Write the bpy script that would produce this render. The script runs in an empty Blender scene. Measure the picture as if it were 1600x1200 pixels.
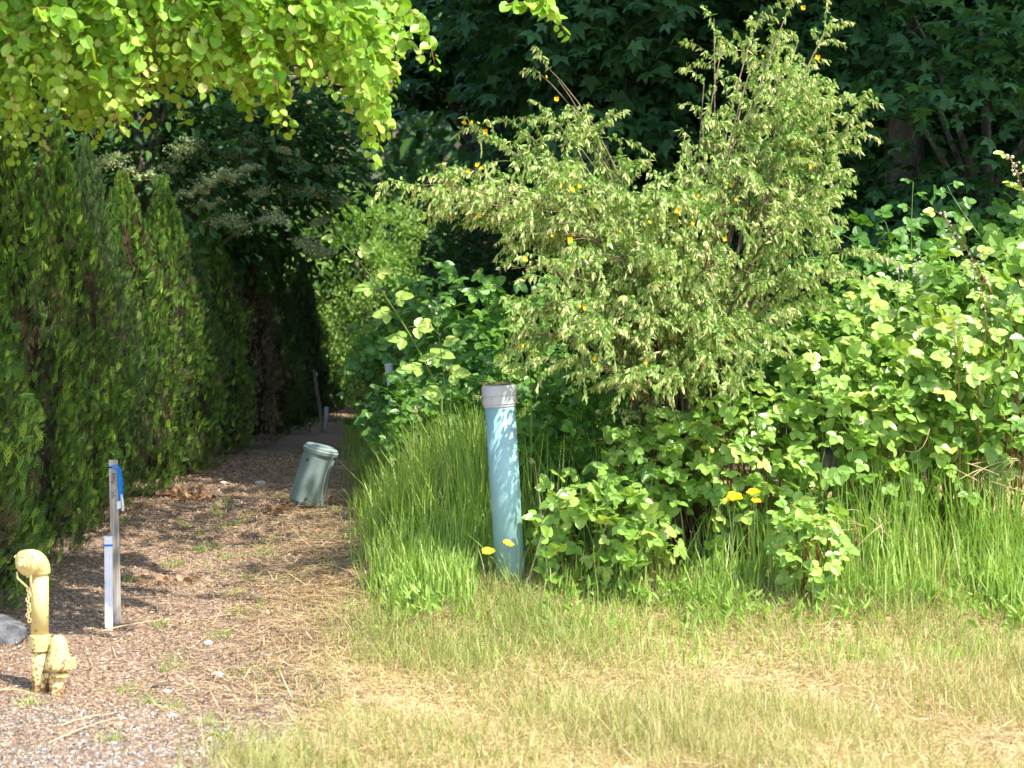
import bpy, math
import numpy as np
from mathutils import Vector
R = math.radians
rng = np.random.default_rng(7)
SC = bpy.context.scene
COL = SC.collection

# ------------------------------------------------------------------ camera
PITCH = math.atan(1/30)
CAM = np.array([0., 0., 1.55])
cd = bpy.data.cameras.new('camera'); cam = bpy.data.objects.new('camera', cd); COL.objects.link(cam)
cam.location = CAM; cam.rotation_euler = (R(90)-PITCH, 0, 0)
cd.sensor_width = 36; cd.lens = 67.5; cd.clip_end = 500; cd.clip_start = 0.1
cd.dof.use_dof = True; cd.dof.focus_distance = 10.5; cd.dof.aperture_fstop = 3.8
SC.camera = cam
# ------------------------------------------------------------------ light
SUN = np.array([0.60, -0.45, 1.12]); SUN /= np.linalg.norm(SUN)
sun_el = math.asin(SUN[2]); sun_az = math.atan2(SUN[0], SUN[1])
w = bpy.data.worlds.new("World"); SC.world = w; w.use_nodes = True
nt = w.node_tree; bg = nt.nodes['Background']
sky = nt.nodes.new('ShaderNodeTexSky'); sky.sky_type = 'NISHITA'; sky.sun_disc = False
sky.sun_elevation = sun_el; sky.sun_rotation = sun_az
nt.links.new(sky.outputs[0], bg.inputs[0]); bg.inputs[1].default_value = 0.15
sl = bpy.data.lights.new('sun', 'SUN'); sl.energy = 3.2; sl.angle = R(0.5); sl.color = (1.0, 0.94, 0.84)
so = bpy.data.objects.new('sun', sl); COL.objects.link(so)
so.rotation_euler = Vector(SUN).to_track_quat('Z', 'Y').to_euler()
SC.view_settings.view_transform = 'Standard'; SC.view_settings.look = 'None'
SC.view_settings.exposure = 1.52; SC.view_settings.gamma = 1.0
SC.cycles.max_bounces = 6; SC.cycles.diffuse_bounces = 3; SC.cycles.glossy_bounces = 2
SC.cycles.transmission_bounces = 4; SC.cycles.transparent_max_bounces = 4

# ------------------------------------------------------------------ helpers
def at(px, py, Y):
    u = (px-800)/3000; v = (600-py)/3000
    f = np.array([0, math.cos(PITCH), -math.sin(PITCH)]); up = np.array([0, math.sin(PITCH), math.cos(PITCH)])
    d = f + u*np.array([1., 0, 0]) + v*up
    return CAM + d*(Y/d[1])

def smooth(a, b, x):
    t = np.clip((x-a)/(b-a), 0, 1); return t*t*(3-2*t)

def edgex(y):       # where the bare path gives way to the grass
    return np.interp(y, [0, 6, 6.7, 7.6, 8.6, 9.4, 11, 13, 15, 18, 23, 60], [-.9, -.9, -.88, -.8, -.74, -.72, -.84, -.96, -1.18, -1.48, -1.95, -3.])

def ground(x, y):
    x = np.asarray(x, float); y = np.asarray(y, float)
    z = np.interp(y, [0, 7.7, 9.1, 10.5, 12.5, 16, 23, 60], [0, 0, .15, .25, .34, .36, .25, .2])
    bank = smooth(-1.15, -.1, x)*smooth(8.4, 9.4, y)*.11 + smooth(-1.0, .2, x)*smooth(9.5, 12.5, y)*.14
    side = -smooth(-2.1, -3.2, x)*0 + smooth(0.25, .9, np.abs(x+1.55))*.03*smooth(9, 10, y)
    bumps = .012*np.sin(x*5.1+y*2.3)+.009*np.sin(x*2.7-y*6.1+1)+.006*np.sin(x*13+1.7)*np.sin(y*11)
    hill = smooth(33, 48, y)*13
    return z+bank+side+bumps+hill

def npv(a): return np.asarray(a, float)
def unit(a):
    a = np.asarray(a, float); n = np.linalg.norm(a, axis=-1, keepdims=True); return a/np.maximum(n, 1e-9)

def frames(d, n):
    """columns: side, along, normal  (N,3,3)"""
    y = unit(d); x = unit(np.cross(y, n)); z = np.cross(x, y)
    return np.stack([x, y, z], axis=-1)

def randdir(n):
    return unit(rng.normal(size=(n, 3)))

class MB:
    """collects pieces and links them as one mesh object"""
    def __init__(s): s.V = []; s.F = []; s.A = []; s.M = []; s.n = 0
    def raw(s, verts, faces, v=.5, m=0):
        verts = npv(verts); s.V.append(verts)
        s.A.append(np.full(len(verts), v) if np.isscalar(v) else npv(v))
        for f in faces:
            f = np.asarray(f)
            if f.ndim == 1: f = f[None]
            s.F.append(f+s.n); s.M.append(np.full(len(f), m))
        s.n += len(verts); return s
    def scatter(s, tpl, P, Fr, S, v=None, m=0):
        tv, tf = tpl; N = len(P)
        if N == 0: return s
        S = npv(S); S = np.full((N, 3), S) if S.ndim == 0 else (np.repeat(S[:, None], 3, 1) if S.ndim == 1 else S)
        loc = tv[None]*S[:, None, :]
        W = np.einsum('nij,nkj->nki', Fr, loc)+P[:, None]
        if v is None: v = rng.random(N)
        k = len(tv); base = (np.arange(N)*k)[:, None]
        s.V.append(W.reshape(-1, 3)); s.A.append(np.repeat(v, k))
        for f in tf:
            s.F.append(base+np.asarray(f)[None]+s.n); s.M.append(np.full(N, m))
        s.n += N*k; return s
    def build(s, name, mats, parent=None, smooth_=False, world=True):
        V = np.concatenate(s.V); A = np.concatenate(s.A)
        nl = sum(f.size for f in s.F)
        idx = np.concatenate([f.ravel() for f in s.F]).astype(np.int32)
        tot = np.concatenate([np.full(len(f), f.shape[1]) for f in s.F])
        st = np.concatenate([[0], np.cumsum(tot)[:-1]]).astype(np.int32)
        if parent is not None and world: V = V-npv(parent.location)
        me = bpy.data.meshes.new(name)
        me.vertices.add(len(V)); me.vertices.foreach_set('co', V.astype(np.float32).ravel())
        me.loops.add(nl); me.loops.foreach_set('vertex_index', idx)
        me.polygons.add(len(tot)); me.polygons.foreach_set('loop_start', st)
        me.polygons.foreach_set('material_index', np.concatenate(s.M).astype(np.int32))
        me.polygons.foreach_set('use_smooth', np.full(len(tot), smooth_))
        me.update(calc_edges=True)
        a = me.attributes.new('v', 'FLOAT', 'POINT'); a.data.foreach_set('value', A.astype(np.float32))
        for mm in (mats if isinstance(mats, (list, tuple)) else [mats]): me.materials.append(mm)
        o = bpy.data.objects.new(name, me); COL.objects.link(o)
        if parent is not None: o.parent = parent
        return o

def thing(name, label, cat, loc, group=None):
    o = bpy.data.objects.new(name, None); COL.objects.link(o); o.location = tuple(float(c) for c in loc)
    o.empty_display_size = .1
    o['label'] = label; o['category'] = cat
    if group: o['group'] = group
    return o
def tag(o, label=None, cat=None, group=None, kind=None):
    if label: o['label'] = label
    if cat: o['category'] = cat
    if group: o['group'] = group
    if kind: o['kind'] = kind
    return o
def copy_thing(src, loc, rz=0, sc=1, label=None, cat=None):
    c = src.copy(); COL.objects.link(c); c.location = tuple(loc); c.rotation_euler = (0, 0, rz)
    c.scale = (sc, sc, sc) if np.isscalar(sc) else sc
    if label: c['label'] = label
    if cat: c['category'] = cat
    for ch in list(src.children):
        d = ch.copy(); COL.objects.link(d); d.parent = c
        for g in list(ch.children):
            e = g.copy(); COL.objects.link(e); e.parent = d
    return c

def tube(mb, pts, rad, n=6, v=.5, m=0, caps=True):
    pts = npv(pts); K = len(pts); rad = np.full(K, rad) if np.isscalar(rad) else npv(rad)
    t = np.gradient(pts, axis=0); t = unit(t)
    ref = np.array([0, 0, 1.]) if abs(t[0][2]) < .9 else np.array([1., 0, 0])
    rings = []
    a = unit(np.cross(t[0], ref))
    for i in range(K):
        a = unit(a-t[i]*np.dot(a, t[i])); b = np.cross(t[i], a)
        th = np.arange(n)*2*math.pi/n
        rings.append(pts[i]+rad[i]*(np.cos(th)[:, None]*a+np.sin(th)[:, None]*b))
    V = np.concatenate(rings); i = np.arange(n); j = (i+1) % n
    F = [np.stack([k*n+i, k*n+j, (k+1)*n+j, (k+1)*n+i], 1) for k in range(K-1)]
    if caps: F += [np.arange(n)[::-1], (K-1)*n+np.arange(n)]
    mb.raw(V, F, v, m)

def bez(p0, p1, p2, n=8):
    t = np.linspace(0, 1, n)[:, None]
    return (1-t)**2*npv(p0)+2*t*(1-t)*npv(p1)+t*t*npv(p2)

def lathe(mb, prof, org, axis=(0, 0, 1), n=32, v=.5, m=0, sx=1., xdir=None):
    """prof: list of (r, h) along axis"""
    ax = unit(npv(axis)); ref = npv(xdir) if xdir is not None else (np.array([1., 0, 0]) if abs(ax[0]) < .9 else np.array([0, 1., 0]))
    a = unit(ref-ax*np.dot(ref, ax)); b = np.cross(ax, a); th = np.arange(n)*2*math.pi/n
    V = np.concatenate([npv(org)+ax*h+max(r, 1e-4)*(np.cos(th)[:, None]*a*sx+np.sin(th)[:, None]*b) for r, h in prof])
    i = np.arange(n); j = (i+1) % n
    F = [np.stack([k*n+i, k*n+j, (k+1)*n+j, (k+1)*n+i], 1) for k in range(len(prof)-1)]
    F += [np.arange(n)[::-1], (len(prof)-1)*n+np.arange(n)]
    mb.raw(V, F, v, m)

def box(mb, c, size, rot=0, tilt=(0, 0), v=.5, m=0, bevel=.0):
    hx, hy, hz = [s/2 for s in size]
    P = npv([[x, y, z] for z in (-hz, hz) for x, y in ((-hx, -hy), (hx, -hy), (hx, hy), (-hx, hy))])
    cr, sr = math.cos(rot), math.sin(rot)
    P = P@npv([[cr, sr, 0], [-sr, cr, 0], [0, 0, 1]])
    P[:, 0] += (P[:, 2]+hz)*tilt[0]; P[:, 1] += (P[:, 2]+hz)*tilt[1]
    mb.raw(P+npv(c), [[3, 2, 1, 0], [4, 5, 6, 7], [0, 1, 5, 4], [1, 2, 6, 5], [2, 3, 7, 6], [3, 0, 4, 7]], v, m)

# ------------------------------------------------------------------ materials
def mat_base(name):
    m = bpy.data.materials.new(name); m.use_nodes = True
    return m, m.node_tree, m.node_tree.nodes['Principled BSDF']
def ramp(nt, cols, fac):
    r = nt.nodes.new('ShaderNodeValToRGB'); e = r.color_ramp.elements
    cols = [(i/(len(cols)-1), c) if len(c) == 3 else (c[0], c[1:]) for i, c in enumerate(cols)]
    e[0].position = cols[0][0]; e[0].color = (*cols[0][1], 1)
    e[1].position = cols[-1][0]; e[1].color = (*cols[-1][1], 1)
    for p, c in cols[1:-1]:
        q = e.new(p); q.color = (*c, 1)
    nt.links.new(fac, r.inputs[0]); return r.outputs[0]
def leafmat(name, cols, trans=.3, rough=.5, spec=.3, tcol=(1.15, 1.2, .5)):
    m, nt, p = mat_base(name)
    a = nt.nodes.new('ShaderNodeAttribute'); a.attribute_name = 'v'
    c = ramp(nt, cols, a.outputs['Fac'])
    nt.links.new(c, p.inputs['Base Color']); p.inputs['Roughness'].default_value = rough
    p.inputs['Specular IOR Level'].default_value = spec
    if trans > 0:
        t = nt.nodes.new('ShaderNodeBsdfTranslucent'); mx = nt.nodes.new('ShaderNodeMixShader')
        mu = nt.nodes.new('ShaderNodeMix'); mu.data_type = 'RGBA'; mu.blend_type = 'MULTIPLY'; mu.inputs[0].default_value = 1
        nt.links.new(c, mu.inputs[6]); mu.inputs[7].default_value = (*tcol, 1)
        nt.links.new(mu.outputs[2], t.inputs[0]); mx.inputs[0].default_value = trans
        out = nt.nodes['Material Output']
        nt.links.new(p.outputs[0], mx.inputs[1]); nt.links.new(t.outputs[0], mx.inputs[2]); nt.links.new(mx.outputs[0], out.inputs[0])
    return m
def noisemat(name, cols, scale=8, rough=.8, bump=.2, detail=6, spec=.3, stretch=(1, 1, 1), metal=0):
    m, nt, p = mat_base(name)
    tc = nt.nodes.new('ShaderNodeTexCoord'); mp = nt.nodes.new('ShaderNodeMapping'); mp.inputs['Scale'].default_value = stretch
    n = nt.nodes.new('ShaderNodeTexNoise'); n.inputs['Scale'].default_value = scale; n.inputs['Detail'].default_value = detail
    nt.links.new(tc.outputs['Object'], mp.inputs[0]); nt.links.new(mp.outputs[0], n.inputs['Vector'])
    c = ramp(nt, cols, n.outputs[0]); nt.links.new(c, p.inputs['Base Color'])
    p.inputs['Roughness'].default_value = rough; p.inputs['Specular IOR Level'].default_value = spec
    p.inputs['Metallic'].default_value = metal
    if bump:
        b = nt.nodes.new('ShaderNodeBump'); b.inputs['Strength'].default_value = bump; b.inputs['Distance'].default_value = .01
        nt.links.new(n.outputs[0], b.inputs['Height']); nt.links.new(b.outputs[0], p.inputs['Normal'])
    return m

M = {}
M['bark'] = noisemat('bark', [(.3, .05, .04, .03), (.5, .13, .11, .09), (.7, .22, .2, .17)], 14, .9, .8, stretch=(1, 1, .25))
M['graybark'] = noisemat('gray_bark', [(.3, .12, .11, .1), (.5, .28, .26, .24), (.7, .42, .4, .37)], 30, .9, .8, stretch=(1, 1, .15))
M['twig'] = noisemat('twig', [(.3, .1, .07, .04), (.7, .26, .2, .12)], 30, .8, .2)
M['redtwig'] = noisemat('red_twig', [(.3, .2, .08, .03), (.7, .3, .16, .06)], 30, .7, .2)
M['greenstem'] = noisemat('green_stem', [(.3, .12, .2, .04), (.7, .22, .3, .08)], 30, .6, .1)
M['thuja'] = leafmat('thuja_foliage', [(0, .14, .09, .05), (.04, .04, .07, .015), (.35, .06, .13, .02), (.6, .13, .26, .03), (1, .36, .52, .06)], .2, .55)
M['thujadark'] = leafmat('shaded_thuja_foliage', [(0, .04, .055, .02), (.5, .06, .12, .03), (1, .11, .2, .04)], .15, .6)  # thuja green darkened, shade of the hedge put into the colour
M['thujadead'] = leafmat('dead_thuja_foliage', [(0, .12, .085, .055), (.5, .24, .17, .11), (1, .36, .28, .2)], .1, .8)
M['thujacore'] = noisemat('thuja_twigs', [(.3, .015, .013, .008), (.7, .04, .032, .018)], 20, .95, .5)
M['katsura'] = leafmat('katsura_leaf', [(0, .12, .28, .02), (.4, .25, .46, .04), (.75, .38, .56, .07), (1, .58, .64, .2)], .38, .42, .4, (1.1, 1.1, .35))
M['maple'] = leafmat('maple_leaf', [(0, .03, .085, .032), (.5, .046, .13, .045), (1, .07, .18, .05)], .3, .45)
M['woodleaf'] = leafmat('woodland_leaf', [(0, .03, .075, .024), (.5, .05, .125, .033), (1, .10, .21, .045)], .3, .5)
M['brightleaf'] = leafmat('bright_shrub_leaf', [(0, .2, .36, .08), (.5, .32, .52, .13), (1, .48, .62, .2)], .4, .45)
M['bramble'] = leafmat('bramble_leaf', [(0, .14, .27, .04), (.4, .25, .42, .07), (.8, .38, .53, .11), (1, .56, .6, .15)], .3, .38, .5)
M['brambledark'] = leafmat('shaded_bramble_leaf', [(0, .07, .19, .025), (.5, .13, .29, .04), (1, .21, .39, .06)], .3, .4, .5)  # darker copy of the bramble leaf, shade put into its colour
M['pod'] = leafmat('broom_pod', [(0, .22, .36, .08), (.4, .47, .54, .18), (.8, .68, .69, .35), (1, .78, .64, .38)], .35, .6)
M['broomleaf'] = leafmat('broom_leaf', [(0, .12, .24, .04), (.5, .2, .36, .07), (1, .3, .46, .1)], .25, .6)
M['grass'] = leafmat('tall_grass_blade', [(0, .19, .32, .05), (.4, .34, .5, .1), (.8, .52, .63, .19), (.93, .55, .58, .22), (1, .68, .6, .34)], .35, .45, .3)
M['shortgrass'] = leafmat('short_grass_blade', [(0, .2, .3, .06), (.3, .36, .4, .12), (.65, .5, .45, .19), (1, .62, .52, .28)], .3, .6)
M['straw'] = leafmat('straw', [(0, .22, .13, .07), (.35, .46, .31, .16), (.7, .6, .45, .23), (1, .76, .63, .4)], .15, .7)
M['chip'] = leafmat('bark_chip', [(0, .09, .055, .035), (.3, .21, .125, .07), (.6, .36, .245, .145), (.82, .53, .41, .26), (.95, .68, .58, .43), (1, .36, .35, .34)], 0, .85)
M['gravel'] = leafmat('gravel', [(0, .12, .12, .12), (.4, .27, .27, .26), (.75, .42, .42, .4), (1, .72, .7, .64)], 0, .8)
M['stone'] = noisemat('pale_stone', [(.3, .5, .45, .36), (.7, .75, .71, .62)], 30, .8, .3)
M['rock'] = noisemat('gray_rock', [(.3, .04, .04, .04), (.5, .09, .09, .093), (.7, .2, .2, .2)], 14, .85, .9, 10)
M['cream'] = leafmat('cream_blossom', [(0, .2, .3, .12), (.5, .42, .48, .24), (1, .62, .64, .4)], .3, .7)
M['bud'] = leafmat('bramble_bud', [(0, .5, .5, .36), (1, .72, .68, .58)], .2, .6)
M['yellow'] = leafmat('yellow_petal', [(0, .8, .42, .0), (1, .9, .62, .01)], .2, .5, .3, (1, .9, .3))
M['lemon'] = leafmat('lemon_petal', [(0, .75, .68, .02), (1, .85, .8, .08)], .25, .5, .3, (1, 1, .3))

def paint(name, col, rust, rough=.45, rscale=55, thr=(.6, .68), zr=None):
    m, nt, p = mat_base(name)
    tc = nt.nodes.new('ShaderNodeTexCoord')
    n = nt.nodes.new('ShaderNodeTexNoise'); n.inputs['Scale'].default_value = rscale; n.inputs['Detail'].default_value = 5
    n2 = nt.nodes.new('ShaderNodeTexNoise'); n2.inputs['Scale'].default_value = 9; n2.inputs['Detail'].default_value = 4
    nt.links.new(tc.outputs['Object'], n.inputs['Vector']); nt.links.new(tc.outputs['Object'], n2.inputs['Vector'])
    base = ramp(nt, [(.3, *[c*.82 for c in col]), (.7, *col)], n2.outputs[0])
    fac = n.outputs[0]
    if zr:   # more chipping towards the foot
        sp = nt.nodes.new('ShaderNodeSeparateXYZ'); nt.links.new(tc.outputs['Object'], sp.inputs[0])
        mr = nt.nodes.new('ShaderNodeMapRange'); mr.inputs[1].default_value = zr[0]; mr.inputs[2].default_value = zr[1]
        mr.inputs[3].default_value = .2; mr.inputs[4].default_value = 0
        nt.links.new(sp.outputs[2], mr.inputs[0])
        ad = nt.nodes.new('ShaderNodeMath'); ad.operation = 'ADD'; nt.links.new(fac, ad.inputs[0]); nt.links.new(mr.outputs[0], ad.inputs[1]); fac = ad.outputs[0]
    mask = ramp(nt, [(thr[0], 0, 0, 0), (thr[1], 1, 1, 1)], fac)
    mx = nt.nodes.new('ShaderNodeMix'); mx.data_type = 'RGBA'
    nt.links.new(mask, mx.inputs[0]); nt.links.new(base, mx.inputs[6]); mx.inputs[7].default_value = (*rust, 1)
    nt.links.new(mx.outputs[2], p.inputs['Base Color']); p.inputs['Roughness'].default_value = rough
    b = nt.nodes.new('ShaderNodeBump'); b.inputs['Strength'].default_value = .25; b.inputs['Distance'].default_value = .003
    nt.links.new(fac, b.inputs['Height']); nt.links.new(b.outputs[0], p.inputs['Normal'])
    return m
M['yellowpaint'] = paint('yellow_paint', (.80, .63, .25), (.28, .13, .05), .5, 60, (.63, .7), (0, .25))
M['teal'] = paint('teal_pvc', (.28, .47, .47), (.24, .25, .18), .5, 40, (.67, .78), (0, .16))
M['graycap'] = paint('gray_pvc', (.5, .5, .52), (.32, .3, .25), .55, 50, (.66, .74))
M['pedestal'] = paint('gray_green_plastic', (.29, .38, .355), (.14, .13, .1), .65, 70, (.68, .76), (0, .1))
M['whitepaint'] = paint('white_paint', (.74, .74, .76), (.3, .28, .25), .6, 60, (.64, .72))
M['whiteplastic'] = paint('white_plastic', (.62, .66, .7), (.4, .4, .4), .5, 60, (.7, .8))
M['stakewood'] = noisemat('weathered_wood', [(.3, .16, .14, .11), (.5, .33, .29, .24), (.7, .48, .44, .38)], 60, .85, .4, stretch=(1, 1, .06))
M['darkwood'] = noisemat('dull_olive_wood', [(.3, .16, .16, .11), (.7, .34, .33, .24)], 60, .85, .4, stretch=(1, 1, .06))  # darker, slightly greener tone than the near stake's wood
M['blue'] = leafmat('blue_ribbon', [(0, .01, .16, .62), (1, .02, .28, .8)], .25, .35, .5, (1, 1, 1))
M['whiteribbon'] = leafmat('white_ribbon', [(0, .8, .8, .8), (1, .85, .85, .85)], .2, .5, .3, (1, 1, 1))
M['ink'] = noisemat('marker_ink', [(.3, .05, .05, .06), (.7, .1, .1, .12)], 20, .8, 0)
M['dark'] = noisemat('dark_metal', [(.3, .03, .03, .03), (.7, .07, .06, .05)], 20, .6, 0)

# ------------------------------------------------------------------ leaf shapes  (side, along, normal)
def folded(outline, fold=.15, droop=.0):
    """outline: list of (halfwidth, along) from base to tip; two folded halves"""
    mid = [(0, 0, 0), (0, 1, -droop)]
    Rr = [(w, a, fold*w-droop*a*a) for w, a in outline]; L = [(-w, a, z) for w, a, z in Rr]
    V = npv(mid+Rr+L); k = len(outline)
    f1 = [0]+[2+i for i in range(k)]+[1]; f2 = [1]+[2+k+i for i in reversed(range(k))]+[0]
    return V, [f1, f2]
T_round = folded([(.34, -.02), (.52, .3), (.44, .68), (.2, .92)], .25, .12)
T_oval = folded([(.3, .1), (.43, .42), (.27, .8)], .25, .14)
T_slim = folded([(.13, .2), (.15, .6)], .3, .1)
T_leaf = folded([(.24, .25), (.22, .65)], .35, .2)
def trifol():
    V = []; F = []; n = 0
    for ang, sc, off in ((0, 1, .35), (75, .85, .22), (-75, .85, .22)):
        v, f = T_oval; v = v*sc; a = R(-ang); c, s_ = math.cos(a), math.sin(a)
        v = v@npv([[c, s_, 0], [-s_, c, 0], [0, 0, 1]]); v = v+npv([0, off, 0])
        V.append(v); F += [[i+n for i in g] for g in f]; n += len(v)
    return np.concatenate(V), F
T_tri = trifol()
def palmate():
    V = [(0, 0, 0)]; F = []
    ang = [-118, -58, 0, 58, 118]; ln = [.55, .9, 1.05, .9, .55]
    notch = [-160, -88, -29, 29, 88, 160]; nr = [.22, .42, .5, .5, .42, .22]
    for a, r in zip(notch, nr): V.append((r*math.sin(R(a)), r*math.cos(R(a)), .04))
    for a, l in zip(ang, ln):
        V.append((l*.72*math.sin(R(a-13)), l*.72*math.cos(R(a-13)), -.03)); V.append((l*math.sin(R(a)), l*math.cos(R(a)), -.18)); V.append((l*.72*math.sin(R(a+13)), l*.72*math.cos(R(a+13)), -.03))
    for i in range(5): F.append([0, 1+i, 7+3*i, 8+3*i, 9+3*i, 2+i])
    return npv(V), F
T_palm = palmate()
def spray():
    """flat scale-leaf spray of arborvitae"""
    V = [(-.03, 0, 0), (.03, 0, 0), (0, 1, -.08)]; F = [[0, 1, 2]]
    for i, (a, l) in enumerate([(.12, .34), (.3, .42), (.5, .36), (.7, .24)]):
        for sg in (-1, 1):
            n = len(V); V += [(0, a-.03, 0), (sg*l*.36, a+l*.26, .02), (sg*l*.62, a+l*.9, -.05), (sg*l*.22, a+l*.42, .0)]
            F.append([n, n+1, n+2, n+3])
    return npv(V), F
T_spray = spray()
def blade(bend=.5, wide=1.):
    V = []; F = []
    K = 4
    for i in range(K):
        t = i/K; wd = .5*wide*(1-t*.55); V += [(-wd, t, bend*t*t), (wd, t, bend*t*t)]
    V.append((0, 1, bend)); 
    for i in range(K-1): F.append([2*i, 2*i+1, 2*i+3, 2*i+2])
    F.append([2*K-2, 2*K-1, 2*K])
    return npv(V), F
T_blade = blade(.14); T_blade2 = blade(.5)
T_chip = (npv([(-.5, -.5, 0), (.4, -.45, .02), (.5, .1, .12), (.3, .55, .02), (-.35, .45, .0), (-.5, .05, .1)]), [[0, 1, 2, 5], [5, 2, 3, 4]])
T_peb = (npv([(.5, 0, 0), (0, .5, .05), (-.5, .05, 0), (0, -.5, 0), (.15, .1, .38), (-.2, -.1, .33), (0, 0, -.3)]),
         [[0, 1, 4], [1, 2, 5, 4], [2, 3, 5], [3, 0, 4, 5], [1, 0, 6], [2, 1, 6], [3, 2, 6], [0, 3, 6]])

def oriented(n, out, up=.5, jitter=.5, flat=False):
    d = unit(out+npv([0, 0, up])+rng.normal(size=(n, 3))*jitter)
    return d

# ------------------------------------------------------------------ ground
def make_ground():
    xs = np.concatenate([np.linspace(-150, -12, 20), np.linspace(-10, -3.3, 20), np.arange(-3.2, 3.6, .05), np.linspace(3.7, 12, 24), np.linspace(14, 150, 20)])
    ys = np.concatenate([np.linspace(-60, 4, 18), np.linspace(4.3, 6.2, 10), np.arange(6.25, 14, .05), np.linspace(14.1, 26, 60), np.linspace(27, 60, 40), np.linspace(65, 200, 12)])
    X, Y = np.meshgrid(xs, ys); Z = ground(X, Y)
    near = (np.abs(X+.2) < 3.5) & (Y > 6) & (Y < 14)
    Z = Z+near*rng.normal(size=X.shape)*.004
    V = np.stack([X, Y, Z], -1).reshape(-1, 3); nx = len(xs); ny = len(ys)
    i, j = np.meshgrid(np.arange(nx-1), np.arange(ny-1)); a = (j*nx+i).ravel()
    F = np.stack([a, a+1, a+1+nx, a+nx], 1)
    grassy = smooth(-.12, .18, X-edgex(Y)+.08*np.sin(Y*7)+rng.normal(size=X.shape)*.05)
    m, nt, p = mat_base('earth')
    tc = nt.nodes.new('ShaderNodeTexCoord')
    n = nt.nodes.new('ShaderNodeTexNoise'); n.inputs['Scale'].default_value = 55; n.inputs['Detail'].default_value = 8
    n2 = nt.nodes.new('ShaderNodeTexNoise'); n2.inputs['Scale'].default_value = 2.2; n2.inputs['Detail'].default_value = 5
    nt.links.new(tc.outputs['Object'], n.inputs[0]); nt.links.new(tc.outputs['Object'], n2.inputs[0])
    c1 = ramp(nt, [(.3, .1, .06, .04), (.5, .25, .16, .105), (.62, .4, .29, .2), (.75, .54, .45, .34)], n.outputs[0])
    c2 = ramp(nt, [(.3, .2, .15, .06), (.5, .42, .33, .14), (.7, .58, .47, .22)], n.outputs[0])
    at_ = nt.nodes.new('ShaderNodeAttribute'); at_.attribute_name = 'v'
    mx = nt.nodes.new('ShaderNodeMix'); mx.data_type = 'RGBA'
    nt.links.new(at_.outputs['Fac'], mx.inputs[0]); nt.links.new(c1, mx.inputs[6]); nt.links.new(c2, mx.inputs[7])
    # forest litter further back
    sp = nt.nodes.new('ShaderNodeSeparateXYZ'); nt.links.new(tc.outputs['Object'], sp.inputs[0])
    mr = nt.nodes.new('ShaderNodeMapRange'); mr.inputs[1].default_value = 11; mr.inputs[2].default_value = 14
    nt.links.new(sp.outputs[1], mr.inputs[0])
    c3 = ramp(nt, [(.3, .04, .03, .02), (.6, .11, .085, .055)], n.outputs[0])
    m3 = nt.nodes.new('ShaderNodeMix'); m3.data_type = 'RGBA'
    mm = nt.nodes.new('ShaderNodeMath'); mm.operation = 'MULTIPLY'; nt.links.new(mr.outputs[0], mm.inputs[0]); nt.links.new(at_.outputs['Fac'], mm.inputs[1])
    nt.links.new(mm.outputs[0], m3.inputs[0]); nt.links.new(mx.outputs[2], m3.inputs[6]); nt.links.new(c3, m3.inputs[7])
    nt.links.new(m3.outputs[2], p.inputs['Base Color']); p.inputs['Roughness'].default_value = .95
    b = nt.nodes.new('ShaderNodeBump'); b.inputs['Strength'].default_value = .8; b.inputs['Distance'].default_value = .02
    nt.links.new(n.outputs[0], b.inputs['Height']); nt.links.new(b.outputs[0], p.inputs['Normal'])
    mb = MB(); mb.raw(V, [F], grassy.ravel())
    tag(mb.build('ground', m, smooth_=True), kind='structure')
make_ground()

def gpos(x, y, dz=0): return np.stack([x, y, ground(x, y)+dz], -1)

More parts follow.
